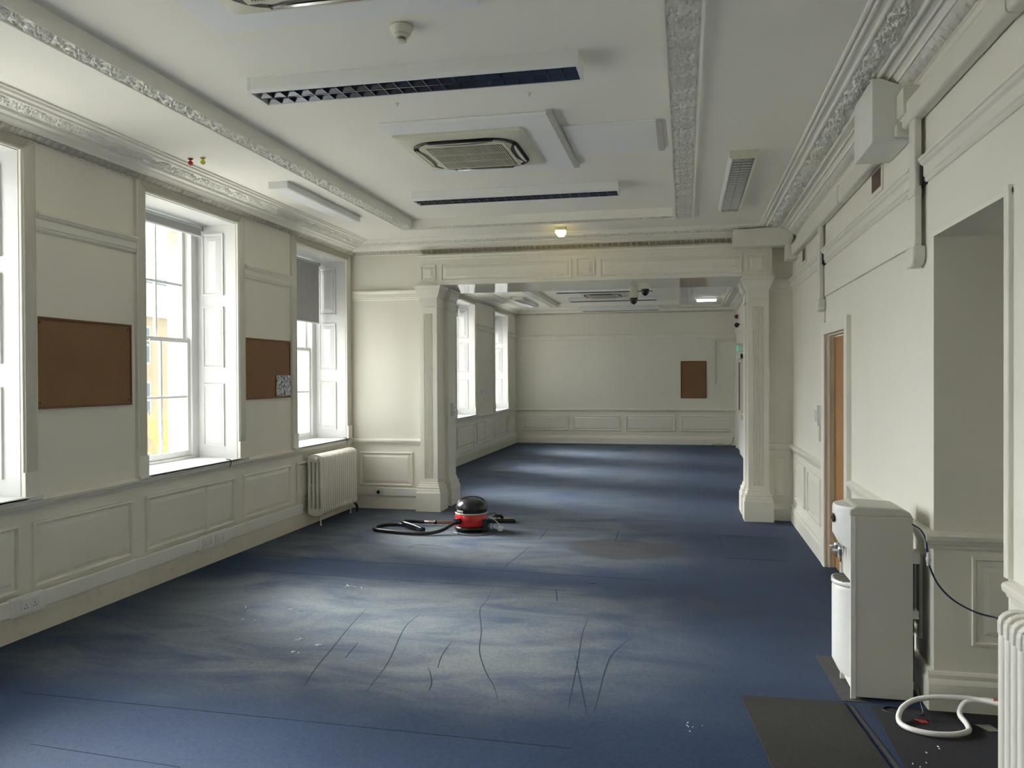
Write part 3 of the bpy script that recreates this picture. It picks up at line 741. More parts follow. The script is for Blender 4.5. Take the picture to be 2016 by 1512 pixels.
for a, b, z0, z1 in ((-3.175, -2.985, 2.84, 3.03), (-2.915, -1.31, 2.825, 3.04), (-1.255, -1.035, 2.84, 3.055), (-0.97, 0.64, 2.825, 3.04), (0.69, 0.91, 2.84, 3.045)):
    MB().panel(ME, a, b, z0, z1, RE).build('beam_panel', 'trim', e)
mb = MB().box(PLX1-0.045, PRX0+0.045, 9.60, 10.60, 2.780, 2.787); mb.build('soffit', 'soffit', e)
mb = MB(); mb.box(-3.235, 0.965, YSB, 10.60, 2.787, 3.166); mb.build('rear_board', 'trim', e)

# cable trunking round the room ---------------------------------------------
def socket(mf, u, z, d, w, label, nm='wall_socket', plug=False):
    c = mf(u, z, d)
    t = thing(nm, c, label, 'socket', 'double wall sockets')
    def bx(u0, u1, z0, z1, d0, d1):
        a = mf(u0, z0, d0); b = mf(u1, z1, d1)
        return (min(a[0], b[0]), max(a[0], b[0]), min(a[1], b[1]), max(a[1], b[1]), min(a[2], b[2]), max(a[2], b[2]))
    MB().box(*bx(u-w/2, u+w/2, z-0.043, z+0.043, d, d+0.009)).build('faceplate', 'pwhite', t, bevel=0.003)
    for s_ in (-1, 1):
        mb = MB().box(*bx(u+s_*w*0.25-0.008, u+s_*w*0.25+0.008, z+0.018, z+0.034, d+0.009, d+0.012)); mb.build('rocker', 'pwhite', t)
        mb = MB()
        for du, dz in ((0, 0.006), (-0.011, -0.014), (0.011, -0.014)): mb.box(*bx(u+s_*w*0.25+du-0.003, u+s_*w*0.25+du+0.003, z+dz-0.004, z+dz+0.004, d+0.008, d+0.0095))
        each(mb, 'pin_slot', 'dark', t)
    return t
def mbx(mf, u0, u1, z0, z1, d0, d1):
    a = mf(u0, z0, d0); b = mf(u1, z1, d1); return (min(a[0], b[0]), max(a[0], b[0]), min(a[1], b[1]), max(a[1], b[1]), min(a[2], b[2]), max(a[2], b[2]))
t = thing('cable_trunking', (XL+0.04, 5, 0.16), 'long white trunking fixed along the skirting of the window wall', 'trunking')
mb = MB()
for a, b in ((YN+0.05, 4.36), (4.53, 6.35), (6.73, 8.28)): mb.rbox(*mbx(ML, a, b, 0.162, 0.268, 0.020, 0.052), 0.008, 3, 'y')
each(mb, 'trunk_cover', 'pvc', t)
mb = MB(); mb.box(*mbx(ML, 4.30, 4.58, 0.150, 0.275, 0.020, 0.060)); mb.box(*mbx(ML, 6.30, 6.76, 0.150, 0.275, 0.020, 0.058))
mb.box(*mbx(ML, 5.50, 5.515, 0.160, 0.270, 0.020, 0.054))
each(mb, 'socket_housing', 'pvc', t, bevel=0.008)
socket(ML, 4.445, 0.212, 0.060, 0.146, 'double socket on the trunking nearest the camera, with a blue top indicator')
socket(ML, 6.43, 0.212, 0.058, 0.146, 'left one of two adjoining sockets on the trunking below the window between cork boards')
socket(ML, 6.625, 0.212, 0.058, 0.146, 'right one of two adjoining sockets on the trunking below the window between cork boards')
mb = MB().lathe([(0.012, 0), (0.012, 0.006), (0.0, 0.008)], (XL+0.045, 6.585, 0.02), 12, 'x')
t = thing('cable_trunking', (-3.65, YS-0.04, 0.16), 'short white trunking on the cross wall between radiator and left pilaster', 'trunking')
mb = MB(); mb.rbox(*mbx(MS, XL+0.02, -3.25, 0.165, 0.268, 0.020, 0.050), 0.006, 3, 'x'); each(mb, 'trunk_cover', 'pvc', t)
socket(MS, -3.775, 0.222, 0.050, 0.146, 'double socket with a black plug on the cross wall by the left pilaster')
o = MB().rbox(-3.785, -3.755, YS-0.088, YS-0.059, 0.195, 0.235, 0.008, 3, 'y').build('mains_plug', 'black'); tag(o, 'small black plug in the socket beside the left pilaster', 'plug')
t = thing('cable_trunking', (XL+0.04, 15, 0.16), 'white trunking on the skirting below the back room windows', 'trunking')
mb = MB(); mb.rbox(*mbx(ML, YSB+0.05, YF-0.05, 0.165, 0.262, 0.020, 0.050), 0.006, 3, 'y'); each(mb, 'trunk_cover', 'pvc', t)

# cork boards ---------------------------------------------------------------
def cork(mf, u0, u1, z0, z1, label, pins=True):
    c = mf((u0+u1)/2, z0, 0)
    t = thing('cork_board', c, label, 'notice board', 'cork notice boards')
    MB().box(*mbx(mf, u0+0.006, u1-0.006, z0+0.006, z1-0.006, 0.0005, 0.012)).build('cork_sheet', 'cork', t)
    mb = MB(); f = 0.016
    for a, b, c_, d_ in ((u0, u1, z0, z0+f), (u0, u1, z1-f, z1), (u0, u0+f, z0+f, z1-f), (u1-f, u1, z0+f, z1-f)): mb.box(*mbx(mf, a, b, c_, d_, 0.0005, 0.020))
    mb.build('frame', 'corkframe', t, bevel=0.003)
    if pins:
        for a, b in ((u0+0.04, z0+0.04), (u1-0.04, z0+0.04), (u0+0.04, z1-0.04), (u1-0.04, z1-0.04)):
            p = mf(a, b, 0.012); MB().lathe([(0.006, 0), (0.005, 0.003), (0, 0.004)], p, 8, 'x').build('screw', 'dark', t)
    return t
cork(ML, 4.56, 5.508, 1.452, 2.063, 'largest cork notice board, empty, between the two nearest windows')
cork(ML, 7.148, 8.078, 1.442, 2.045, 'cork notice board with a printed plan in its lower corner')
cork(MF, -0.096, 0.511, 1.122, 2.017, 'upright cork notice board on the far wall', False)
o = MB().box(*mbx(ML, 7.757, 8.062, 1.465, 1.680, 0.0205, 0.0215)).build('printed_plan', 'paper')
tag(o, 'black and white printed plan pinned on the cork board', 'paper')

# column radiator ---------------------------------------------------------------
def radiator(x0, x1, y0, n, pitch, z0, z1, mat, label, feet, ncol=4, valve=True):
    t = thing('column_radiator', ((x0+x1)/2, y0+n*pitch/2, 0), label, 'radiator', 'column radiators')
    w = (x1-x0)
    for k in range(n):
        y = y0+(k+0.5)*pitch; mb = MB(); r = pitch*0.36
        for zz, hh in ((z0, 0.085), (z1-0.085, 0.085)):
            # rounded header
            pts = []
            for q in range(9):
                a = pi*q/8; top = zz > (z0+z1)/2
                pts.append((x0+w/2+(w/2)*math.cos(a)*1.0, zz+(hh if top else 0)+(-0.045+0.045*math.sin(a) if top else 0.045-0.045*math.sin(a))))
            if top: pts += [(x0, zz), (x1, zz)][0:2]
            else: pts += [(x0, zz+hh), (x1, zz+hh)]
            mb.prism([(a, y-r*0.8, b) for a, b in pts], [(a, y+r*0.8, b) for a, b in pts])
        for c in range(ncol):
            cx = x0+w*(c+0.5)/ncol; rr = w/ncol*0.42
            if c == 0: cx = x0+rr
            if c == ncol-1: cx = x1-rr
            ring = lambda z: [(cx+rr*math.cos(2*pi*i/12), y+r*math.sin(2*pi*i/12), z) for i in range(12)]
            mb.loft([ring(z0+0.03), ring(z1-0.03)], True, True)
        mb.box(x0+0.01, x1-0.01, y-r*0.55, y+r*0.55, (z0+z1)/2-0.012, (z0+z1)/2+0.012)
        mb.box(x0+w*0.3, x0+w*0.7, y-pitch/2, y+pitch/2, z0+0.035, z0+0.065); mb.box(x0+w*0.3, x0+w*0.7, y-pitch/2, y+pitch/2, z1-0.07, z1-0.035)
        mb.build('section', mat, t, bevel=0.004, bseg=2)
    for fy in feet:
        mb = MB(); mb.lathe([(0.011, 0), (0.011, 0.004), (0.007, 0.008), (0.007, z0+0.02)], (x1-0.06, fy, 0.0), 10); mb.build('foot', 'pvcw', t)
    return t
radiator(-4.115, -3.93, 8.385, 17, 0.0583, 0.112, 0.800, 'rad', 'cream column radiator under the window beside the cross wall', (8.47, 9.30))
mb = MB(); 
o = radiator(1.045, 1.165, 2.21, 16, 0.0547, 0.12, 0.850, 'radb', 'white column radiator cut by the right edge beside the opening', (2.3, 3.0), 3)
mb = MB().lathe([(0.016, 0), (0.022, 0.01), (0.022, 0.028), (0.012, 0.036)], (-4.0, 8.355, 0.735), 14, 'y'); 
o = mb.build('radiator_valve', 'pvcw'); tag(o, 'round white bleed cap at the top near end of the cream radiator', 'radiator cap')
o = MB().tube([(-3.97, 9.44, 0.0), (-3.965, 9.45, 0.05), (-3.99, 9.46, 0.09), (-4.03, 9.43, 0.14)], 0.016, 8).build('radiator_pipe', 'black')
tag(o, 'dark pipe and valve at the far foot of the cream radiator', 'pipe')
# cable ties hanging on sill edges
for y, lab in ((6.80, 'thin black cable loop hooked over the sill between the cork boards'), (9.45, 'black cable end hanging over the sill above the radiator')):
    o = MB().tube([(XL+0.02, y, 0.905), (XL+0.056, y+0.01, 0.900), (XL+0.062, y+0.015, 0.87), (XL+0.058, y+0.0, 0.835)], 0.004, 6).build('cable', 'black'); tag(o, lab, 'cable')

# light fittings ---------------------------------------------------------------
def louvre_light(cx, cy, L, W, ztop, H, ncell, label, group, along='x', cream=False):
    t = thing('ceiling_light', (cx, cy, ztop), label, 'ceiling light', group)
    T = (lambda a, b, z: (cx+a, cy+b, z)) if along == 'x' else (lambda a, b, z: (cx-b, cy+a, z))
    hl, hw = L/2, W/2; zb = ztop-H
    def bx(mb, a0, a1, b0, b1, z0, z1):
        p = T(a0, b0, z0); q = T(a1, b1, z1)
        mb.box(min(p[0], q[0]), max(p[0], q[0]), min(p[1], q[1]), max(p[1], q[1]), z0, z1)
    mb = MB()
    bx(mb, -hl, hl, -hw, hw, ztop-0.02, ztop-0.001)
    # sloping sides: (b, z)
    for s_ in (-1, 1):
        pr = [(s_*hw, ztop-0.02), (s_*hw, zb+0.018), (s_*(hw-0.014), zb), (s_*(hw-0.024), zb), (s_*(hw-0.024), ztop-0.02)]
        mb.prism([T(-hl, b, z) for b, z in pr], [T(hl, b, z) for b, z in pr])
    mb.build('housing', 'steel' if not cream else 'steel', t)
    mb = MB()
    for s_ in (-1, 1):
        pr = [(-hw-0.002, ztop), (hw+0.002, ztop), (hw+0.002, zb+0.016), (hw-0.014, zb-0.002), (-hw+0.014, zb-0.002), (-hw-0.002, zb+0.016)]
        mb.prism([T(s_*hl, b, z) for b, z in pr], [T(s_*(hl+0.016), b, z) for b, z in pr])
    each(mb, 'end_cap', 'cream' if cream else 'steel', t)
    # reflector trough (two parabolic channels) and cross blades
    iw = hw-0.026
    mb = MB()
    for c in (-1, 1):
        pr = []
        for q in range(9):
            x = -1+q/4; pr.append((c*iw/2+x*iw/2*0.98, zb+0.050-0.050*abs(x)**2.2+0.002))
        for q in range(8):
            mb.add([T(-hl+0.003, *pr[q]), T(hl-0.003, *pr[q]), T(hl-0.003, *pr[q+1]), T(-hl+0.003, *pr[q+1])], [(0, 1, 2, 3)], True)
    mb.build('reflector', 'louvre_in', t)
    mb = MB()
    bx(mb, -hl, hl, -0.002, 0.002, zb, zb+0.04)
    for k in range(1, ncell):
        a = -hl+2*hl*k/ncell
        for c in (-1, 1):
            # curved blade: wedge
            b0, b1 = (c*iw if c < 0 else 0.002), (-0.002 if c < 0 else c*iw)
            mb.prism([T(a-0.001, b0, zb), T(a-0.010, b0, zb+0.042), T(a+0.010, b0, zb+0.042), T(a+0.001, b0, zb)], [T(a-0.001, b1, zb), T(a-0.010, b1, zb+0.042), T(a+0.010, b1, zb+0.042), T(a+0.001, b1, zb)])
    mb.build('louvre_blade', 'louvre', t, recalc=True)
    return t
louvre_light(-1.53, 4.495, 1.92, 0.25, ZR, 0.085, 22, 'nearest long louvred light fitting, unlit, across the recessed ceiling', 'louvred lights')
louvre_light(-1.555, 7.505, 1.92, 0.25, ZR, 0.085, 22, 'long louvred light fitting, unlit, just beyond the ceiling cassette', 'louvred lights')
louvre_light(0.435, 7.30, 1.98, 0.205, ZC, 0.062, 24, 'cream-ended louvred light fitting on the right ceiling strip', 'louvred lights', 'y', True)
louvre_light(-3.41, 17.6, 1.9, 0.22, ZC, 0.07, 24, 'cream-ended louvred light on the left ceiling of the back room', 'louvred lights', 'y', True)
louvre_light(-1.57, 16.3, 1.92, 0.25, ZR, 0.075, 22, 'light fitting in front of the back room ceiling cassette', 'louvred lights')
louvre_light(-1.57, 18.25, 1.92, 0.25, ZR, 0.075, 22, 'light fitting just beyond the back room ceiling cassette', 'louvred lights')
louvre_light(-1.50, 19.58, 1.8, 0.20, ZC-0.0, 0.11, 22, 'last light fitting nearest the far wall', 'louvred lights')
t = thing('ceiling_light', (-3.395, 7.2, ZC), 'white flat panel light, unlit, above the windows', 'ceiling light')
MB().box(-3.485, -3.305, 6.41, 8.0, 3.272, ZC-0.001).build('housing', 'steel', t, bevel=0.003)
MB().box(-3.470, -3.320, 6.45, 7.96, 3.2695, 3.272).build('diffuser', 'board', t)
t = thing('strip_light', (0.46, 18.0, ZC), 'small lit white strip light on the back room ceiling', 'ceiling light')
MB().rbox(0.22, 0.70, 17.93, 18.07, ZC-0.03, ZC+0.0005, 0.01, 3, 'z').build('housing', 'pwhite', t)
MB().rbox(0.26, 0.66, 17.955, 18.045, ZC-0.075, ZC-0.03, 0.02, 4, 'x').build('lit_tube', 'led', t)
# bulkhead lamp
t = thing('bulkhead_lamp', (-1.36, 9.10, ZC), 'small cream emergency lamp glowing yellow above the arch', 'lamp')
MB().rbox(-1.42, -1.30, 9.05, 9.15, ZC-0.035, ZC+0.0005, 0.012, 3, 'z').build('base', 'cream', t)
mb = MB(); pr = [(-0.055, -0.035), (-0.058, -0.06), (-0.030, -0.10), (0.030, -0.10), (0.058, -0.06), (0.055, -0.035)]
mb.prism([(-1.36+a, 9.06, ZC+b) for a, b in pr], [(-1.36+a, 9.14, ZC+b) for a, b in pr]); mb.build('lens', 'glow', t, bevel=0.004)

# cassette air conditioners ----------------------------------------------------
def cassette(cx, cy, z, s, label):
    t = thing('ceiling_cassette', (cx, cy, z), label, 'air conditioner', 'ceiling cassette air conditioners')
    h = s/2
    def rr(hx, r, zz, n=6):
        pts = []
        for ax, ay, st in ((1, 1, 0), (-1, 1, 90), (-1, -1, 180), (1, -1, 270)):
            for k in range(n+1):
                a = math.radians(st+90*k/n); pts.append((cx+ax*(hx-r)+r*math.cos(a), cy+ay*(hx-r)+r*math.sin(a), zz))
        return pts
    MB().loft([rr(h, 0.02, z), rr(h, 0.02, z-0.012), rr(h-0.012, 0.03, z-0.020), rr(h-0.085, 0.11, z-0.036)]).build('panel', 'cream', t)
    mb = MB(); mb.loft([rr(h-0.082, 0.20, z-0.030), rr(h-0.082, 0.20, z-0.042), rr(h-0.118, 0.18, z-0.042), rr(h-0.118, 0.18, z-0.030)], False); mb.build('air_slot', 'black', t)
    inner = MB().loft([rr(h-0.120, 0.18, z-0.030), rr(h-0.120, 0.18, z-0.044), rr(h-0.135, 0.16, z-0.050)]).build('centre_panel', 'cream', t)
    # four outlet slots and flaps
    for ax in range(4):
        ca, sa = round(math.cos(ax*pi/2)), round(math.sin(ax*pi/2))
        f = lambda a, b, zz: (cx+ca*a-sa*b, cy+sa*a+ca*b, zz)
        out = []
        for k in range(13):
            b = -0.24+0.48*k/12; w = 0.055*(1-abs(b/0.26)**3)+0.004
            out.append((h-0.092, b, w))
        poly = [f(a, b, z-0.052) for a, b, w in out]+[f(a-w-0.012, b, z-0.052) for a, b, w in reversed(out)]
        poly2 = [(p[0], p[1], z-0.040) for p in poly]
        MB().prism(poly, poly2).build('outlet', 'black', t)
        pl = [f(a-0.012-0.0, b*0.93, z-0.056) for a, b, w in out]+[f(a-w*0.42-0.012, b*0.93, z-0.056) for a, b, w in reversed(out)]
        MB().prism(pl, [(p[0], p[1], z-0.0525) for p in pl]).build('flap', 'cream' if ax in (0, 2) else 'chrome', t)
    mb = MB(); g = h-0.195
    mb.box(cx-g-0.03, cx+g+0.03, cy-g-0.03, cy+g+0.03, z-0.055, z-0.050); gp = mb.build('grille_frame', 'cream', t)
    MB().box(cx-g, cx+g, cy-g, cy+g, z-0.0565, z-0.055).build('grille_void', 'dark', t)
    mb = MB(); n = 38
    for k in range(n):
        x = cx-g+2*g*(k+0.5)/n; mb.box(x-0.0030, x+0.0030, cy-g, cy+g, z-0.061, z-0.0565)
    for k in (1, 2): mb.box(cx-g, cx+g, cy-g+2*g*k/3-0.002, cy-g+2*g*k/3+0.002, z-0.062, z-0.0565)
    mb.build('grille', 'cream', t)
    return t
def board(x0, x1, y0, y1, z, th, label):
    o = MB().box(x0, x1, y0, y1, z-th, z).build('ceiling_board', 'board', bevel=0.002); tag(o, label, 'ceiling board'); return o
board(-2.06, -0.89, 5.34, 6.72, ZR-0.001, 0.026, 'white mounting board around the middle ceiling cassette')
board(-0.84, -0.19, 5.67, 6.40, ZR-0.001, 0.010, 'small white patch board right of the middle ceiling cassette')
o = MB().box(-0.888, -0.845, 5.30, 6.72, ZR-0.034, ZR-0.001).build('ceiling_edge_strip', 'batten', bevel=0.002); tag(o, 'grey strip along the right edge of the middle cassette board', 'batten')
o = MB().box(-0.188, -0.145, 5.67, 6.40, ZR-0.022, ZR-0.001).build('ceiling_edge_strip', 'batten', bevel=0.002); tag(o, 'short grey strip at the end of the small ceiling patch board', 'batten')
cassette(-1.575, 6.03, ZR-0.027, 0.96, 'cream ceiling cassette air conditioner between the two long louvred lights')
board(-2.28, -0.93, 2.2, 3.72, ZR-0.001, 0.026, 'white mounting board around the cassette at the top edge of the photo')
cassette(-1.60, 3.04, ZR-0.027, 0.96, 'cream ceiling cassette cut off by the top edge of the photo')
cassette(-1.70, 17.45, ZR-0.002, 0.95, 'ceiling cassette air conditioner in the back room')

# smoke detector, knobs, hooks
t = thing('smoke_detector', (-1.385, 3.90, ZR), 'cream smoke detector on the ceiling near the first louvred light', 'smoke detector')
MB().lathe([(0.060, 0), (0.060, -0.010), (0.052, -0.020), (0.050, -0.034), (0.040, -0.040)], (-1.385, 3.90, ZR-0.001), 28).build('base', 'cream', t)
MB().lathe([(0.040, -0.040), (0.036, -0.052), (0.026, -0.056)], (-1.385, 3.90, ZR-0.001), 28).build('head', 'cream', t)
mb = MB()
for k in range(18):
    a = 2*pi*k/18; c, s_ = math.cos(a), math.sin(a); x, y = -1.385+0.024*c, 3.90+0.024*s_
    mb.tube([(x, y, ZR-0.056), (x, y, ZR-0.072)], 0.0022, 5, False)
mb.lathe([(0.027, -0.071), (0.027, -0.076), (0.018, -0.080)], (-1.385, 3.90, ZR), 24)
mb.build('vent_cage', 'cream', t)
MB().lathe([(0.020, -0.056), (0.020, -0.071)], (-1.385, 3.90, ZR), 16).build('sensor', 'dark', t)
for x, m_, lab in ((-3.69, 'redk', 'small round red knob hanging from the ceiling above the windows'), (-3.585, 'yellow', 'small round yellow knob hanging from the ceiling beside the red one')):
    t = thing('coloured_pull', (x, 5.60, ZC), lab, 'knob', 'coloured ceiling knobs')
    MB().lathe([(0.020, 0), (0.016, -0.008), (0.006, -0.012), (0.005, -0.018)], (x, 5.60, ZC-0.0005), 14).build('mount', m_, t)
    MB().lathe([(0.004, -0.016), (0.015, -0.022), (0.020, -0.034), (0.015, -0.046), (0.002, -0.052)], (x, 5.60, ZC), 16).build('ball', m_, t)
for x, y, lab in ((-1.80, 4.98, 'tiny white ceiling hook left, between first louvred light and cassette'), (-0.94, 4.98, 'tiny white ceiling hook right, between first louvred light and cassette')):
    o = MB().lathe([(0.012, 0), (0.010, -0.005), (0.004, -0.008), (0.004, -0.02), (0.001, -0.022)], (x, y, ZR-0.0005), 10).build('ceiling_hook', 'pwhite'); tag(o, lab, 'hook', 'ceiling hooks')

# dome cameras under the beam
for x, y, dz, lab in ((-0.615, 10.22, 0.075, 'dome security camera on the longer mount under the beam, left one'), (-0.462, 9.93, 0.0, 'dome security camera mounted close under the beam, right one')):
    t = thing('dome_camera', (x, y, 2.78), lab, 'camera', 'dome cameras')
    zt = 2.78
    if dz: MB().rbox(x-0.045, x+0.045, y-0.045, y+0.045, zt-dz-0.004, zt-0.0005, 0.012, 3, 'z').build('mount', 'cream', t)
    MB().rbox(x-0.055, x+0.055, y-0.055, y+0.055, zt-dz-0.080, zt-dz-(0.004 if dz else 0.0005), 0.014, 3, 'z').build('housing', 'cream', t)
    MB().lathe([(0.048, 0), (0.047, -0.02), (0.042, -0.045), (0.030, -0.066), (0.014, -0.077), (0.001, -0.080)], (x, y, zt-dz-0.080), 20).build('dome', 'black', t)

# trunking on the right wall ---------------------------------------------------
t = thing('cable_trunking', (1.17, 5, 2.96), 'large white trunking running high along the right wall with two drops', 'trunking')
mb = MB(); mb.rbox(1.135, XR-0.001, 1.5, 4.745, 2.955, 3.085, 0.018, 4, 'y'); mb.rbox(1.135, XR-0.001, 5.235, 9.30, 2.955, 3.085, 0.018, 4, 'y'); each(mb, 'trunk_run', 'pvcw', t)
mb = MB(); mb.rbox(1.130, XR-0.001, 6.55, 6.60, 2.950, 3.090, 0.018, 4, 'y'); mb.rbox(1.130, XR-0.001, 3.25, 3.31, 2.950, 3.090, 0.018, 4, 'y'); each(mb, 'joint_clip', 'pvcw', t)
for ya, yb, zb, w in ((4.49, 4.60, 2.29, 0.07), (7.50, 7.61, 2.30, 0.06)):
    MB().rbox(1.145, XR-0.019, ya, yb, zb, 3.0, 0.010, 3, 'z').build('trunk_drop', 'pvcw', t)
    mb = MB(); pr = []
    for k in range(7):
        a = pi/2*k/6; pr.append((ya-0.03+0.055-0.055*math.cos(a)-0.0, zb-0.01-0.075*math.sin(a)+0.0))
    x0, x1 = 1.135, XR-0.002
    P = [(ya-0.012, zb+0.02), (ya-0.012, zb-0.045), (ya+0.01, zb-0.075), (ya+0.05, zb-0.090), (yb, zb-0.085), (yb+0.035, zb-0.06), (yb+0.035, zb+0.02)]
    mb.prism([(x0, a, b) for a, b in P], [(x1, a, b) for a, b in P]); mb.build('elbow_cover', 'pvcw', t, bevel=0.012, bseg=3)
mb = MB(); mb.rbox(1.140, XR-0.019, 4.485, 4.61, 2.565, 2.60, 0.010, 3, 'z'); each(mb, 'joint_clip', 'pvcw', t)
mb = MB()
for a, b in ((4.455, 4.64), (7.465, 7.66)):
    mb.box(XR-0.030, XR-0.0005, a, b, 2.615, 2.755)
S(mb.build('trim_20', 'dark', origin=(XR, 6, 2.6)), 'dark cut gaps in the picture rail behind the trunking drops', 'gap')
o = MB().box(XR-0.012, XR-0.001, 7.50, 7.53, 2.10, 2.215).build('conduit', 'pvcw'); tag(o, 'thin conduit dropping from the trunking elbow to the door frame', 'conduit')
t = thing('junction_cover', (1.1, 5.0, 2.92), 'big angular white box cover below the right cornice', 'boxing')
mb = MB(); pr = [(1.195, 2.915), (1.0, 2.915), (1.0, 3.262), (1.05, 3.258), (1.10, 3.235), (1.195, 3.20)]
mb.prism([(a, 4.75, b) for a, b in pr], [(a, 5.23, b) for a, b in pr]); mb.build('cover', 'pvc', t, bevel=0.003)
mb = MB(); mb.rbox(1.120, XR-0.001, 4.60, 4.748, 3.02, 3.165, 0.015, 3, 'y'); mb.rbox(1.110, XR-0.001, 4.69, 4.748, 2.93, 3.00, 0.015, 3, 'y'); each(mb, 'side_duct', 'pvcw', t)
t = thing('beam_boxing', (0.84, 9.45, 3.08), 'plain grey-white boxing board at the right end of the arch beam', 'boxing')
mb = MB(); pr = [(0.53, 3.083), (1.13, 3.083), (1.165, 3.15), (1.16, 3.21), (1.11, 3.285), (0.53, 3.272)]
mb.prism([(a, 9.36, b) for a, b in pr], [(a, 9.55, b) for a, b in pr]); mb.build('board', 'pvcw', t, bevel=0.002)
mb = MB(); mb.rbox(1.085, XR-0.001, 9.302, 9.50, 2.92, 3.08, 0.012, 3, 'z'); mb.build('trunk_end', 'pvcw', t)
for (ya, yb, z0, z1, lab) in ((5.42, 5.70, 2.825, 2.95, 'brown vent hole in the right wall beneath the angular box cover'), (8.66, 8.90, 2.82, 2.95, 'brown vent hole high on the right wall near the arch')):
    t = thing('wall_vent', (XR, (ya+yb)/2, z0), lab, 'vent', 'brown wall vents')
    MB().box(XR-0.004, XR-0.0005, ya, yb, z0, z1).build('opening', 'brown', t)
    mb = MB(); mb.box(XR-0.010, XR-0.0005, ya-0.03, ya, z0-0.03, z1); mb.box(XR-0.010, XR-0.0005, ya, yb+0.03, z0-0.03, z0); mb.build('rim', 'trim', t)
# entry panel and switch
t = thing('control_panel', (XR, 7.83, 1.1), 'clear covered control panel with switch beside the door frame', 'switch')
MB().rbox(XR-0.035, XR-0.001, 7.74, 7.95, 1.20, 1.38, 0.01, 3, 'x').build('cover', 'pvc', t, bevel=0.002)
MB().box(XR-0.038, XR-0.035, 7.79, 7.90, 1.23, 1.34).build('window', 'coolerg', t)
MB().box(XR-0.020, XR-0.001, 7.72, 7.80, 1.06, 1.20).build('switch', 'coolerg', t)
o = MB().rbox(XR-0.013, XR-0.001, 8.10, 8.19, 0.40, 0.55, 0.01, 3, 'x').build('blank_plate', 'pwhite'); tag(o, 'white blank plate low on the right wall panelling', 'plate')
o = MB().rbox(-2.995, -2.9805, 0, 0.01, 0, 0.01, 0.002) if False else None
t = thing('wall_intercom', (-2.975, 10.30, 1.21), 'white switch box on the inner face of the rear left pilaster', 'switch')
MB().rbox(-2.979, -2.945, 10.22, 10.36, 1.15, 1.32, 0.012, 3, 'x').build('case', 'pwhite', t)
mb = MB(); mb.box(-2.945, -2.942, 10.25, 10.27, 1.19, 1.20); mb.box(-2.945, -2.942, 10.25, 10.27, 1.25, 1.26); each(mb, 'indicator', 'dark', t)
o = MB().rbox(XL+0.001, XL+0.02, 16.55, 16.63, 1.30, 1.37, 0.006, 3, 'x').build('wall_plate', 'pvc'); tag(o, 'small plate on the pier between the back room windows', 'plate')

# far wall fittings
t = thing('conduit', (0.69, YF, 1.47), 'white bent trunking on the far wall right of the cork board', 'trunking')
mb = MB(); mb.rbox(0.655, 0.715, YF-0.045, YF-0.001, 1.47, 2.53, 0.015, 3, 'z'); mb.build('drop', 'pvcw', t)
mb = MB(); mb.rbox(0.655, XR-0.002, YF-0.045, YF-0.001, 2.475, 2.53, 0.015, 3, 'x'); mb.build('run', 'pvcw', t)
mb = MB(); mb.rbox(0.648, 0.722, YF-0.05, YF-0.001, 1.455, 1.60, 0.015, 3, 'z'); mb.build('end_cap', 'pvcw', t)
o = MB().rbox(0.93, 1.06, YF-0.03, YF-0.001, 1.36, 1.43, 0.008, 3, 'y').build('wall_socket', 'pvc'); tag(o, 'small double outlet box on the far wall beside the bent trunking', 'socket')
o = MB().tube([(0.63, 19.95, 0.006), (0.72, 19.93, 0.03), (0.86, 19.93, 0.035), (1.0, 19.96, 0.01), (1.1, 20.03, 0.06), (1.14, 20.06, 0.2)], 0.006, 6).build('loose_cable', 'black'); tag(o, 'loose black cable on the floor at the far right corner', 'cable')
# second door at the right of the back room
d = thing('door_2', (XR, 18.6, 0), 'door frame at the right end of the back room', 'door', None, 'structure')
mb = MB(); mb.box(XR-0.05, XR-0.0005, 19.35, 19.50, 0, 2.12); mb.box(XR-0.05, XR-0.0005, 17.75, 17.90, 0, 2.12); mb.box(XR-0.05, XR-0.0005, 17.75, 19.50, 2.02, 2.13)
mb.build('door_frame', 'trim', d, bevel=0.004); MB().box(XR-0.02, XR-0.001, 17.9, 19.35, 0.01, 2.02).build('door_leaf', 'pvcw', d)
MB().box(XR-0.022, XR-0.02, 18.3, 18.95, 0.9, 1.95).build('door_glazing', 'black', d)
t = thing('exit_sign', (1.12, 17.5, 2.28), 'small green and white exit sign above the back room door', 'sign')
MB().box(1.06, XR-0.001, 17.55, 17.60, 2.28, 2.30).build('bracket', 'pwhite', t)
MB().box(1.03, XR-0.01, 17.56, 17.58, 2.14, 2.33).build('panel', 'pwhite', t); 
mb = MB(); mb.box(1.05, 1.10, 17.556, 17.5598, 2.17, 2.30); mb.box(1.115, 1.165, 17.556, 17.5598, 2.20, 2.22); mb.box(1.115, 1.165, 17.556, 17.5598, 2.25, 2.27); mb.build('pictogram', 'green', t)
o = MB().rbox(1.10, XR-0.001, 16.1, 17.3, 0.06, 0.78, 0.01, 3, 'y').build('storage_heater', 'pwhite'); tag(o, 'white panel heater on the right wall of the back room', 'heater')
t = thing('alarm_beacon', (1.15, 19.0, 3.0), 'dark red alarm beacon high on the back room right wall', 'beacon')
MB().lathe([(0.05, 0), (0.05, -0.03)], (XR-0.001, 18.9, 2.98), 16, 'x').build('base', 'pwhite', t)
MB().lathe([(0.045, -0.03), (0.045, -0.07), (0.030, -0.10), (0.005, -0.11)], (XR-0.001, 18.9, 2.98), 16, 'x').build('lens', 'redlamp', t)
t = thing('wall_camera', (1.15, 18.5, 2.73), 'small black camera on a bracket below the red beacon', 'camera')
MB().tube([(XR-0.001, 18.5, 2.78), (1.12, 18.5, 2.77)], 0.012, 8, False).build('bracket', 'black', t)
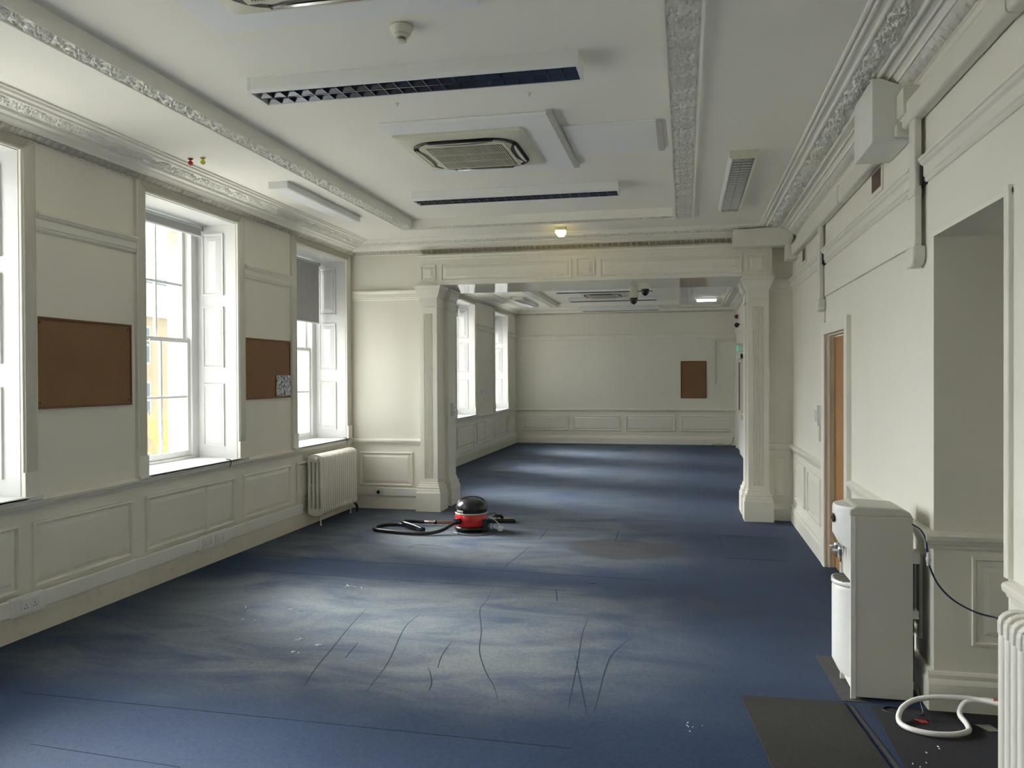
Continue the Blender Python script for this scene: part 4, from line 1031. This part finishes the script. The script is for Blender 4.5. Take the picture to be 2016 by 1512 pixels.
MB().lathe([(0.02, 0), (0.05, -0.02), (0.055, -0.05), (0.04, -0.09), (0.01, -0.105)], (1.12, 18.5, 2.82), 16).build('body', 'black', t)

# vacuum cleaner ------------------------------------------------------------------
vx, vy = -2.255, 8.50
t = thing('vacuum_cleaner', (vx, vy, 0), 'red and black tub vacuum cleaner with hose on the carpet before the left pilaster', 'vacuum cleaner')
MB().lathe([(0.150, 0.050), (0.172, 0.058), (0.176, 0.075), (0.172, 0.185), (0.168, 0.190)], (vx, vy, 0), 40).build('tub', 'red', t)
MB().lathe([(0.150, 0.018), (0.182, 0.022), (0.186, 0.040), (0.176, 0.056), (0.150, 0.056)], (vx, vy, 0), 40).build('base_ring', 'black', t)
MB().lathe([(0.172, 0.189), (0.175, 0.191), (0.175, 0.199), (0.170, 0.202)], (vx, vy, 0), 40).build('rim', 'coolerg', t)
MB().lathe([(0.170, 0.200), (0.171, 0.245), (0.160, 0.285), (0.138, 0.318), (0.105, 0.338), (0.055, 0.350), (0.004, 0.352)], (vx, vy, 0), 40).build('dome_lid', 'black', t)
mb = MB(); mb.tube([(vx-0.16, vy-0.06, 0.24), (vx-0.12, vy-0.04, 0.325), (vx-0.05, vy-0.015, 0.358), (vx+0.05, vy+0.02, 0.360), (vx+0.125, vy+0.05, 0.325), (vx+0.163, vy+0.06, 0.24)], 0.006, 8)
mb.build('handle', 'black', t)
for a in (40, 140, 220, 320):
    ar = math.radians(a); wx, wy = vx+0.16*math.cos(ar), vy+0.16*math.sin(ar)
    MB().lathe([(0.028, -0.012), (0.032, -0.008), (0.032, 0.008), (0.028, 0.012)], (wx, wy, 0.032), 14, 'x').build('wheel', 'black', t)
MB().rbox(vx+0.13, vx+0.205, vy-0.10, vy+0.03, 0.02, 0.14, 0.02, 4, 'z').build('side_foot', 'black', t)
# hose connector facing front-left
ang = math.radians(238); dx, dy = math.cos(ang), math.sin(ang)
MB().tube([(vx+0.150*dx, vy+0.150*dy, 0.125), (vx+0.225*dx, vy+0.225*dy, 0.118)], 0.034, 16, False).build('hose_socket', 'black', t)
# lettering on lid front: white plate
def on_lid(a_deg, z, off=0.002):
    a = math.radians(a_deg); r = 0.1715+off
    return (vx+r*math.cos(a), vy+r*math.sin(a), z)
P = np.array([[on_lid(226+34*i/16, 0.214+0.036*j/3, 0.0025 if 0 < j < 3 else 0.002) for j in range(4)] for i in range(17)])
lbl = MB().grid(P).build('name_label', 'black', t)
cu = bpy.data.curves.new('lettering', 'FONT'); cu.body = 'Henry'; cu.size = 0.034; cu.extrude = 0.0006; cu.align_x = 'CENTER'; cu.offset = 0.0008
cu.materials.append(M['pwhite']); ft = bpy.data.objects.new('lettering_curve', cu); COL.objects.link(ft)
lm = bpy.data.meshes.new_from_object(ft.evaluated_get(bpy.context.evaluated_depsgraph_get())); bpy.data.objects.remove(ft)
lt = bpy.data.objects.new('lettering', lm); COL.objects.link(lt); lt.parent = t
aa = math.radians(241); lt.location = (0.1765*math.cos(aa), 0.1765*math.sin(aa), 0.219); lt.rotation_euler = (pi/2, 0, aa+pi/2)
# hose
hs = [(vx+0.21*dx, vy+0.21*dy, 0.118), (-2.42, 8.26, 0.09), (-2.50, 8.20, 0.045), (-2.62, 8.13, 0.024), (-2.80, 8.12, 0.022), (-3.02, 8.16, 0.022), (-3.24, 8.24, 0.022), (-3.31, 8.38, 0.022), (-3.25, 8.53, 0.022), (-3.10, 8.58, 0.022), (-2.98, 8.50, 0.030), (-2.90, 8.40, 0.034), (-2.76, 8.30, 0.030)]
MB().tube(hs, 0.019, 12).build('hose', 'rubber', t)
MB().tube([(-2.80, 8.325, 0.030), (-2.72, 8.275, 0.030)], 0.024, 12, False).build('hose_cuff', 'black', t)
MB().tube([(-2.74, 8.285, 0.034), (-2.86, 8.36, 0.055), (-3.00, 8.45, 0.065), (-3.06, 8.55, 0.060), (-3.02, 8.63, 0.050), (-2.93, 8.66, 0.045), (-2.85, 8.67, 0.040)], 0.020, 10).build('wand_bend', 'black', t)
wd = MB().tube([(-2.95, 8.66, 0.042), (-2.45, 8.74, 0.030)], 0.0165, 12, False).build('wand', 'wand', t)
mb = MB(); mb.tube([(-2.895, 8.669, 0.041), (-2.865, 8.674, 0.040)], 0.021, 12, False); mb.build('wand_ring', 'red', t)
mb = MB(); mb.tube([(-2.735, 8.694, 0.036), (-2.705, 8.699, 0.035)], 0.022, 12, False); mb.build('wand_joint', 'black', t)
cb = MB().tube([(vx+0.15, vy+0.03, 0.16), (vx+0.24, vy+0.08, 0.18), (vx+0.25, vy+0.12, 0.09), (vx+0.20, vy+0.1, 0.03), (vx+0.30, vy-0.05, 0.006), (vx+0.26, vy-0.22, 0.006), (vx+0.12, vy-0.33, 0.006), (vx+0.0, vy-0.30, 0.006), (vx-0.10, vy-0.24, 0.010), (vx-0.16, vy-0.18, 0.02)], 0.004, 6).build('power_cable', 'black', t)
MB().tube([(vx-0.14, vy-0.11, 0.19), (vx-0.17, vy-0.14, 0.12), (vx-0.24, vy-0.06, 0.05), (vx-0.30, vy+0.02, 0.008)], 0.003, 6).build('lid_cord', 'black', t)
MB().tube([(vx+0.19, vy+0.05, 0.14), (vx+0.26, vy+0.02, 0.11), (vx+0.31, vy+0.02, 0.06), (vx+0.315, vy+0.03, 0.04)], 0.004, 6).build('plug_lead', 'pwhite', t)
mb = MB(); mb.rbox(vx+0.29, vx+0.34, vy+0.0, vy+0.045, 0.0, 0.048, 0.010, 3, 'y'); mb.build('plug', 'pwhite', t, bevel=0.003)
t = thing('vacuum_nozzle', (-2.02, 9.02, 0), 'black flat vacuum floor head lying behind the vacuum cleaner', 'vacuum nozzle')
mb = MB(); a0 = math.radians(12)
def R2(x, y, z): return (-2.03+x*math.cos(a0)-y*math.sin(a0), 9.02+x*math.sin(a0)+y*math.cos(a0), z)
pr = [(-0.15, -0.055), (0.15, -0.055), (0.15, 0.035), (0.10, 0.06), (-0.10, 0.06), (-0.15, 0.035)]
mb.loft([[R2(a, b, 0.004) for a, b in pr], [R2(a, b, 0.030) for a, b in pr], [R2(a*0.85, b*0.75, 0.048) for a, b in pr]]); mb.build('sole', 'black', t, bevel=0.003)
MB().tube([R2(0, 0.03, 0.045), R2(-0.01, 0.0, 0.075), R2(-0.10, -0.01, 0.085)], 0.019, 10, False).build('neck', 'black', t)

# water cooler ----------------------------------------------------------------------
cx0, cx1, cy0, cy1, ch = 0.825, 1.120, 4.410, 4.705, 0.965
t = thing('water_cooler', ((cx0+cx1)/2, (cy0+cy1)/2, 0), 'tall grey and white plumbed water cooler by the right wall', 'water cooler')
mb = MB(); mb.box(cx0+0.020, cx1, cy0+0.002, cy1-0.002, 0.012, ch-0.03)
mb.build('cabinet', 'coolerg', t, bevel=0.004)
mb = MB(); pr = [(cx0-0.005, ch-0.032), (cx0-0.005, ch-0.0), (cx0+0.03, ch+0.022), (cx1-0.05, ch+0.012), (cx1-0.015, ch-0.005), (cx1, ch-0.032)]
mb.prism([(a, cy0+0.002, b) for a, b in pr], [(a, cy1-0.002, b) for a, b in pr]); mb.build('top_cover', 'coolerg', t, bevel=0.008, bseg=3)
mb = MB(); mb.box(cx0-0.002, cx0+0.024, cy0, cy0+0.012, 0.0, ch-0.03); mb.box(cx0-0.002, cx0+0.024, cy1-0.012, cy1, 0.0, ch-0.03); each(mb, 'side_trim', 'coolerw', t, bevel=0.003)
# front head bulge with taps below
def bulge(z0, z1, dep, zbot_r):
    rings = []
    for zz, k in (((z0, zbot_r), (z0+0.06, 1.0), (z1-0.02, 1.0), (z1, 0.92)) if z1-z0 > 0.1 else ((z0, 1.0), (z1, 1.0))):
        ring = []
        for i in range(13):
            u = -1+2*i/12; ring.append((cx0+0.01-dep*k*(1-abs(u)**2.6), (cy0+cy1)/2+u*(cy1-cy0-0.03)/2, zz))
        ring += [(cx0+0.03, cy1-0.015, zz), (cx0+0.03, cy0+0.015, zz)]
        rings.append(ring)
    return MB().loft(rings, True, True)
bulge(0.765, ch+0.012, 0.072, 0.55).build('front_head', 'coolerw', t, bevel=0.003)
bulge(0.10, 0.560, 0.075, 0.6).build('front_door', 'coolerw', t, bevel=0.003)
MB().box(cx0+0.012, cx0+0.022, cy0+0.02, cy1-0.02, 0.56, 0.77).build('niche_back', 'coolerg', t)
dt = bulge(0.562, 0.585, 0.078, 1.0).build('drip_tray', 'coolerw', t)
mb = MB()
for k in range(9):
    y = cy0+0.05+k*0.024; uu = abs((y+0.006-(cy0+cy1)/2)/((cy1-cy0-0.03)/2)); mb.box(cx0-0.066*(1-uu**2.6)+0.008, cx0+0.010, y, y+0.012, 0.5846, 0.5868)
each(mb, 'drip_slot', 'dark', dt)
for y in (cy0+0.09, cy0+0.20):
    mb = MB(); mb.lathe([(0.016, 0), (0.018, -0.018), (0.012, -0.045), (0.007, -0.060), (0.007, -0.085)], (cx0-0.03, y, 0.765), 14)
    tp = mb.build('tap', 'chrome', t)
    MB().rbox(cx0-0.075, cx0-0.035, y-0.010, y+0.010, 0.735, 0.748, 0.004, 3, 'x').build('lever', 'chrome', tp)
mb = MB().lathe([(0.022, 0), (0.024, -0.004), (0.018, -0.008)], (cx0-0.062, (cy0+cy1)/2-0.03, 0.905), 16, 'x'); mb.build('sensor_button', 'dark', t)
mb = MB().lathe([(0.008, -0.008), (0.006, -0.012)], (cx0-0.062, (cy0+cy1)/2-0.03, 0.905), 12, 'x'); mb.build('red_light', 'redlamp', t)
mb = MB(); mb.box(cx1+0.0, cx1+0.012, cy0+0.03, cy1-0.03, 0.10, 0.70); mb.build('rear_grille', 'black', t)
mb = MB(); mb.box(cx1+0.001, cx1+0.035, cy0+0.02, cy0+0.10, 0.70, 0.76); mb.box(cx1+0.001, cx1+0.03, cy0+0.02, cy0+0.1, 0.42, 0.46); each(mb, 'rear_bracket', 'pwhite', t)

# water tube and waste pipe
t = thing('water_tube', (1.3, 4.3, 0.5), 'thin dark blue water tube from the cooler to behind the right radiator', 'tube')
MB().tube([(1.11, 4.43, 0.905), (1.140, 4.36, 0.885), (1.158, 4.34, 0.84), (1.164, 4.33, 0.78), (1.172, 4.32, 0.71), (1.205, 4.30, 0.63), (1.265, 4.27, 0.565), (1.35, 4.22, 0.525), (1.44, 4.15, 0.515), (1.50, 3.95, 0.50)], 0.0042, 8).build('tubing', 'blue', t)
MB().lathe([(0.006, 0), (0.009, 0.004), (0.009, 0.022), (0.013, 0.026), (0.013, 0.038), (0.009, 0.042), (0.009, 0.062), (0.006, 0.066)], (1.166, 4.325, 0.715), 12).build('connector', 'pwhite', t)
t = thing('waste_pipe', (1.2, 4.2, 0), 'looped white plastic pipe on the floor behind the cooler', 'pipe')
MB().tube([(1.62, 3.80, 0.13), (1.50, 4.10, 0.12), (1.36, 4.24, 0.105), (1.22, 4.27, 0.095), (1.10, 4.27, 0.075), (1.02, 4.22, 0.045), (0.985, 4.13, 0.019), (1.01, 4.05, 0.019), (1.09, 4.01, 0.019), (1.19, 4.02, 0.019), (1.265, 4.07, 0.019), (1.285, 4.15, 0.019), (1.275, 4.22, 0.04), (1.31, 4.25, 0.085), (1.38, 4.24, 0.105), (1.43, 4.20, 0.115)], 0.0125, 12).build('pipe_run', 'pipew', t)
MB().tube([(1.42, 4.205, 0.114), (1.50, 4.15, 0.12)], 0.016, 12, False).build('end_fitting', 'copper', t)
o = MB().tube([(1.12, 4.33, 0.11), (1.125, 4.30, 0.05), (1.12, 4.25, 0.006), (1.05, 4.30, 0.006), (0.98, 4.33, 0.006), (0.95, 4.28, 0.006), (1.02, 4.22, 0.005)], 0.004, 6).build('floor_cable', 'black'); tag(o, 'black cable trailing on the floor behind the cooler', 'cable')

# floor mat, tiles, litter
def quad(pts, z0, z1, nm, mat, label, cat):
    o = MB().prism([(x, y, z0) for x, y in pts], [(x, y, z1) for x, y in pts]).build(nm, mat); tag(o, label, cat); return o
quad([(0.278, 4.335), (0.775, 4.352), (0.870, 3.30), (0.40, 2.95), (0.34, 3.72)], 0.0005, 0.008, 'floor_mat', 'mat', 'dark charcoal mat at the bottom edge beside the water cooler', 'mat')
quad([(0.745, 5.07), (0.845, 5.05), (0.90, 4.375), (0.775, 4.375)], 0.0003, 0.002, 'carpet_tile', 'patch', 'worn grey carpet piece in front of the water cooler', 'carpet tile')
quad([(0.905, 4.34), (1.60, 4.34), (1.60, 2.9), (0.93, 2.9), (0.90, 3.6)], 0.0003, 0.003, 'carpet_tile', 'darktile', 'stained navy carpet piece in the right opening', 'carpet tile')
quad([(0.80, 4.32), (0.815, 4.32), (0.885, 3.62), (0.868, 3.62)], 0.0005, 0.003, 'edging_strip', 'tick', 'narrow brown edging strip right of the charcoal mat', 'strip')
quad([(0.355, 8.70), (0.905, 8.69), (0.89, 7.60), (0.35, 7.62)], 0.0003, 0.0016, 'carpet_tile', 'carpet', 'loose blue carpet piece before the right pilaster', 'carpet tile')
quad([(1.07, 4.205), (1.12, 4.195), (1.125, 4.165), (1.09, 4.16)], 0.004, 0.006, 'red_card', 'redpaper', 'small red card inside the white pipe loop', 'card')
quad([(1.33, 4.19), (1.40, 4.20), (1.42, 4.13), (1.37, 4.12)], 0.004, 0.006, 'plastic_scrap', 'scrap', 'clear grey plastic scrap beside the right radiator', 'scrap')

# outside ----------------------------------------------------------------------------
o = MB().box(-120, -4.9, -60, 120, -4.3, -4.0).build('ground', 'street', origin=(-40, 20, -4)); S(o, 'street and forecourt outside the windows', 'ground')
b_ = thing('apartment_building', (-24, 34, -4), 'yellow brick building with slate roof seen through the second window', 'building')
MB().box(-30, -20, 20, 48, -4, 4.0).build('brick_wall', 'brick', b_)
MB().box(-30.3, -19.7, 19.7, 48.3, 4.0, 4.35).build('cornice', 'white', b_)
mb = MB(); mb.prism([(-19.8, 19.8, 4.35), (-30.2, 19.8, 4.35), (-25, 19.8, 6.2)], [(-19.8, 48.2, 4.35), (-30.2, 48.2, 4.35), (-25, 48.2, 6.2)]); mb.build('roof', 'slate', b_)
for y in np.arange(21.5, 47, 2.6):
    for z in (-2.6, 0.1, 2.2):
        f = MB().box(-20.02, -19.96, y, y+0.9, z, z+1.45).build('house_window', 'white', b_)
        MB().box(-19.97, -19.94, y+0.07, y+0.83, z+0.07, z+0.70).build('pane', 'skyglass', f)
        MB().box(-19.97, -19.94, y+0.07, y+0.83, z+0.76, z+1.38).build('pane', 'skyglass', f)
b2 = thing('office_tower', (-60, 84, -4), 'pale blue glass tower behind the yellow building', 'building')
MB().box(-64, -56, 78, 90, -4, 12.5).build('glass_facade', 'skyglass', b2)
mb = MB()
for z in np.arange(-3, 12.5, 1.6): mb.box(-64.1, -55.9, 77.9, 90.1, z, z+0.25)
mb.build('floor_band', 'white', b2)
rnd = random.Random(3)
def tree(x, y, z, h, label):
    t = thing('bare_tree', (x, y, z), label, 'tree', 'bare trees outside')
    tr, tw = MB(), MB()
    def br(p, d, L, r, dep):
        q = p+d*L; (tr if dep < 2 else tw).tube([tuple(p), tuple((p+q)/2+Vector((rnd.uniform(-.05, .05), rnd.uniform(-.05, .05), 0))*L), tuple(q)], lambda k: r*(1-0.4*k), 5, True, 2)
        if dep < 5:
            for k in range(3):
                dd = (d+Vector((rnd.uniform(-.6, .6), rnd.uniform(-.6, .6), rnd.uniform(0, .5)))).normalized(); br(p+d*L*rnd.uniform(.55, 1), dd, L*0.66, r*0.55, dep+1)
    br(Vector((x, y, z)), Vector((0, 0, 1)), h*0.38, 0.09, 0)
    tr.build('trunk', 'bark', t, recalc=False); tw.build('twigs', 'twig', t, recalc=False)
tree(-12.0, 17.2, -4, 6.2, 'bare yellow-twigged tree outside the window between the cork boards')
tree(-13.5, 20.0, -4, 6.0, 'second bare tree farther along the street outside')

# lamps -------------------------------------------------------------------------------
def lamp(kind, name, loc, energy, col=(1, 1, 1), **kw):
    l = bpy.data.lights.new(name, kind); l.energy = energy; l.color = col
    for k, v in kw.items(): setattr(l, k, v)
    o = bpy.data.objects.new(name, l); o.location = loc; COL.objects.link(o); return o
# hazy sun through thin cloud: broad and soft
az = math.radians(22); el = math.radians(31)
sdir = Vector((-math.cos(az)*math.cos(el), math.sin(az)*math.cos(el), math.sin(el)))
s = lamp('SUN', 'hazy_sun', (-10, 10, 12), SUN if 'SUN' in globals() else 9.0, (1.0, 0.985, 0.95), angle=math.radians(24))
s.rotation_euler = sdir.to_track_quat('Z', 'Y').to_euler()

w = bpy.data.worlds.new('overcast'); SC.world = w; w.use_nodes = True; nt = w.node_tree; nt.nodes.clear()
out = nt.nodes.new('ShaderNodeOutputWorld'); bg = nt.nodes.new('ShaderNodeBackground'); tc = nt.nodes.new('ShaderNodeTexCoord')
n = nt.nodes.new('ShaderNodeTexNoise'); n.inputs['Scale'].default_value = 2.0; n.inputs['Detail'].default_value = 4
nt.links.new(tc.outputs['Generated'], n.inputs['Vector'])
r = nt.nodes.new('ShaderNodeValToRGB'); r.color_ramp.elements[0].position = 0.3; r.color_ramp.elements[0].color = (0.93, 0.97, 1.0, 1); r.color_ramp.elements[1].position = 0.7; r.color_ramp.elements[1].color = (1.0, 1.0, 0.985, 1)
nt.links.new(n.outputs['Fac'], r.inputs['Fac']); nt.links.new(r.outputs['Color'], bg.inputs['Color'])
dp = nt.nodes.new('ShaderNodeVectorMath'); dp.operation = 'DOT_PRODUCT'; dp.inputs[1].default_value = tuple(sdir); nt.links.new(tc.outputs['Generated'], dp.inputs[0])
mx_ = nt.nodes.new('ShaderNodeMath'); mx_.operation = 'MAXIMUM'; mx_.inputs[1].default_value = 0.0; nt.links.new(dp.outputs['Value'], mx_.inputs[0])
pw = nt.nodes.new('ShaderNodeMath'); pw.operation = 'POWER'; pw.inputs[1].default_value = 6.0; nt.links.new(mx_.outputs[0], pw.inputs[0])
ma = nt.nodes.new('ShaderNodeMath'); ma.operation = 'MULTIPLY_ADD'; ma.inputs[1].default_value = 20.0; ma.inputs[2].default_value = 1.45; nt.links.new(pw.outputs[0], ma.inputs[0])
nt.links.new(ma.outputs[0], bg.inputs['Strength'])
nt.links.new(bg.outputs[0], out.inputs[0])
try: w.cycles.sampling_method = 'MANUAL'; w.cycles.sample_map_resolution = 256
except Exception: pass

# camera ------------------------------------------------------------------------------
f_, yaw, pitch, roll = 1605.0, -0.208818754, -0.00846241491, -0.00454911655
cyw, syw, cp, sp_, cr, sr = math.cos(yaw), math.sin(yaw), math.cos(pitch), math.sin(pitch), math.cos(roll), math.sin(roll)
fw = Vector((syw*cp, cyw*cp, sp_)); rt = Vector((cyw, -syw, 0)); up = rt.cross(fw)
r2 = cr*rt+sr*up; u2 = -sr*rt+cr*up
cam = bpy.data.cameras.new('camera'); cam.sensor_width = 36.0; cam.sensor_fit = 'HORIZONTAL'; cam.lens = f_/2016*36; cam.clip_start = 0.05; cam.clip_end = 500
co = bpy.data.objects.new('camera', cam); COL.objects.link(co)
mm = Matrix((r2, u2, -fw)).transposed().to_4x4(); mm.translation = Vector((0, 0, 1.65)); co.matrix_world = mm
SC.camera = co

SC.view_settings.view_transform = 'Standard'; SC.view_settings.look = 'None'; SC.view_settings.gamma = 1.0; SC.view_settings.use_curve_mapping = False
SC.view_settings.exposure = 1.2
SC.cycles.max_bounces = 10; SC.cycles.diffuse_bounces = 7; SC.cycles.glossy_bounces = 4; SC.cycles.transparent_max_bounces = 8; SC.cycles.transmission_bounces = 4
SC.cycles.use_denoising = True
try:
    SC.cycles.denoiser = 'OPENIMAGEDENOISE'; SC.cycles.denoising_input_passes = 'RGB_ALBEDO_NORMAL'
except Exception: pass
SC.cycles.sample_clamp_indirect = 8.0
SC.cycles.caustics_reflective = False; SC.cycles.caustics_refractive = False
SC.cycles.use_adaptive_sampling = True; SC.cycles.adaptive_threshold = 0.02
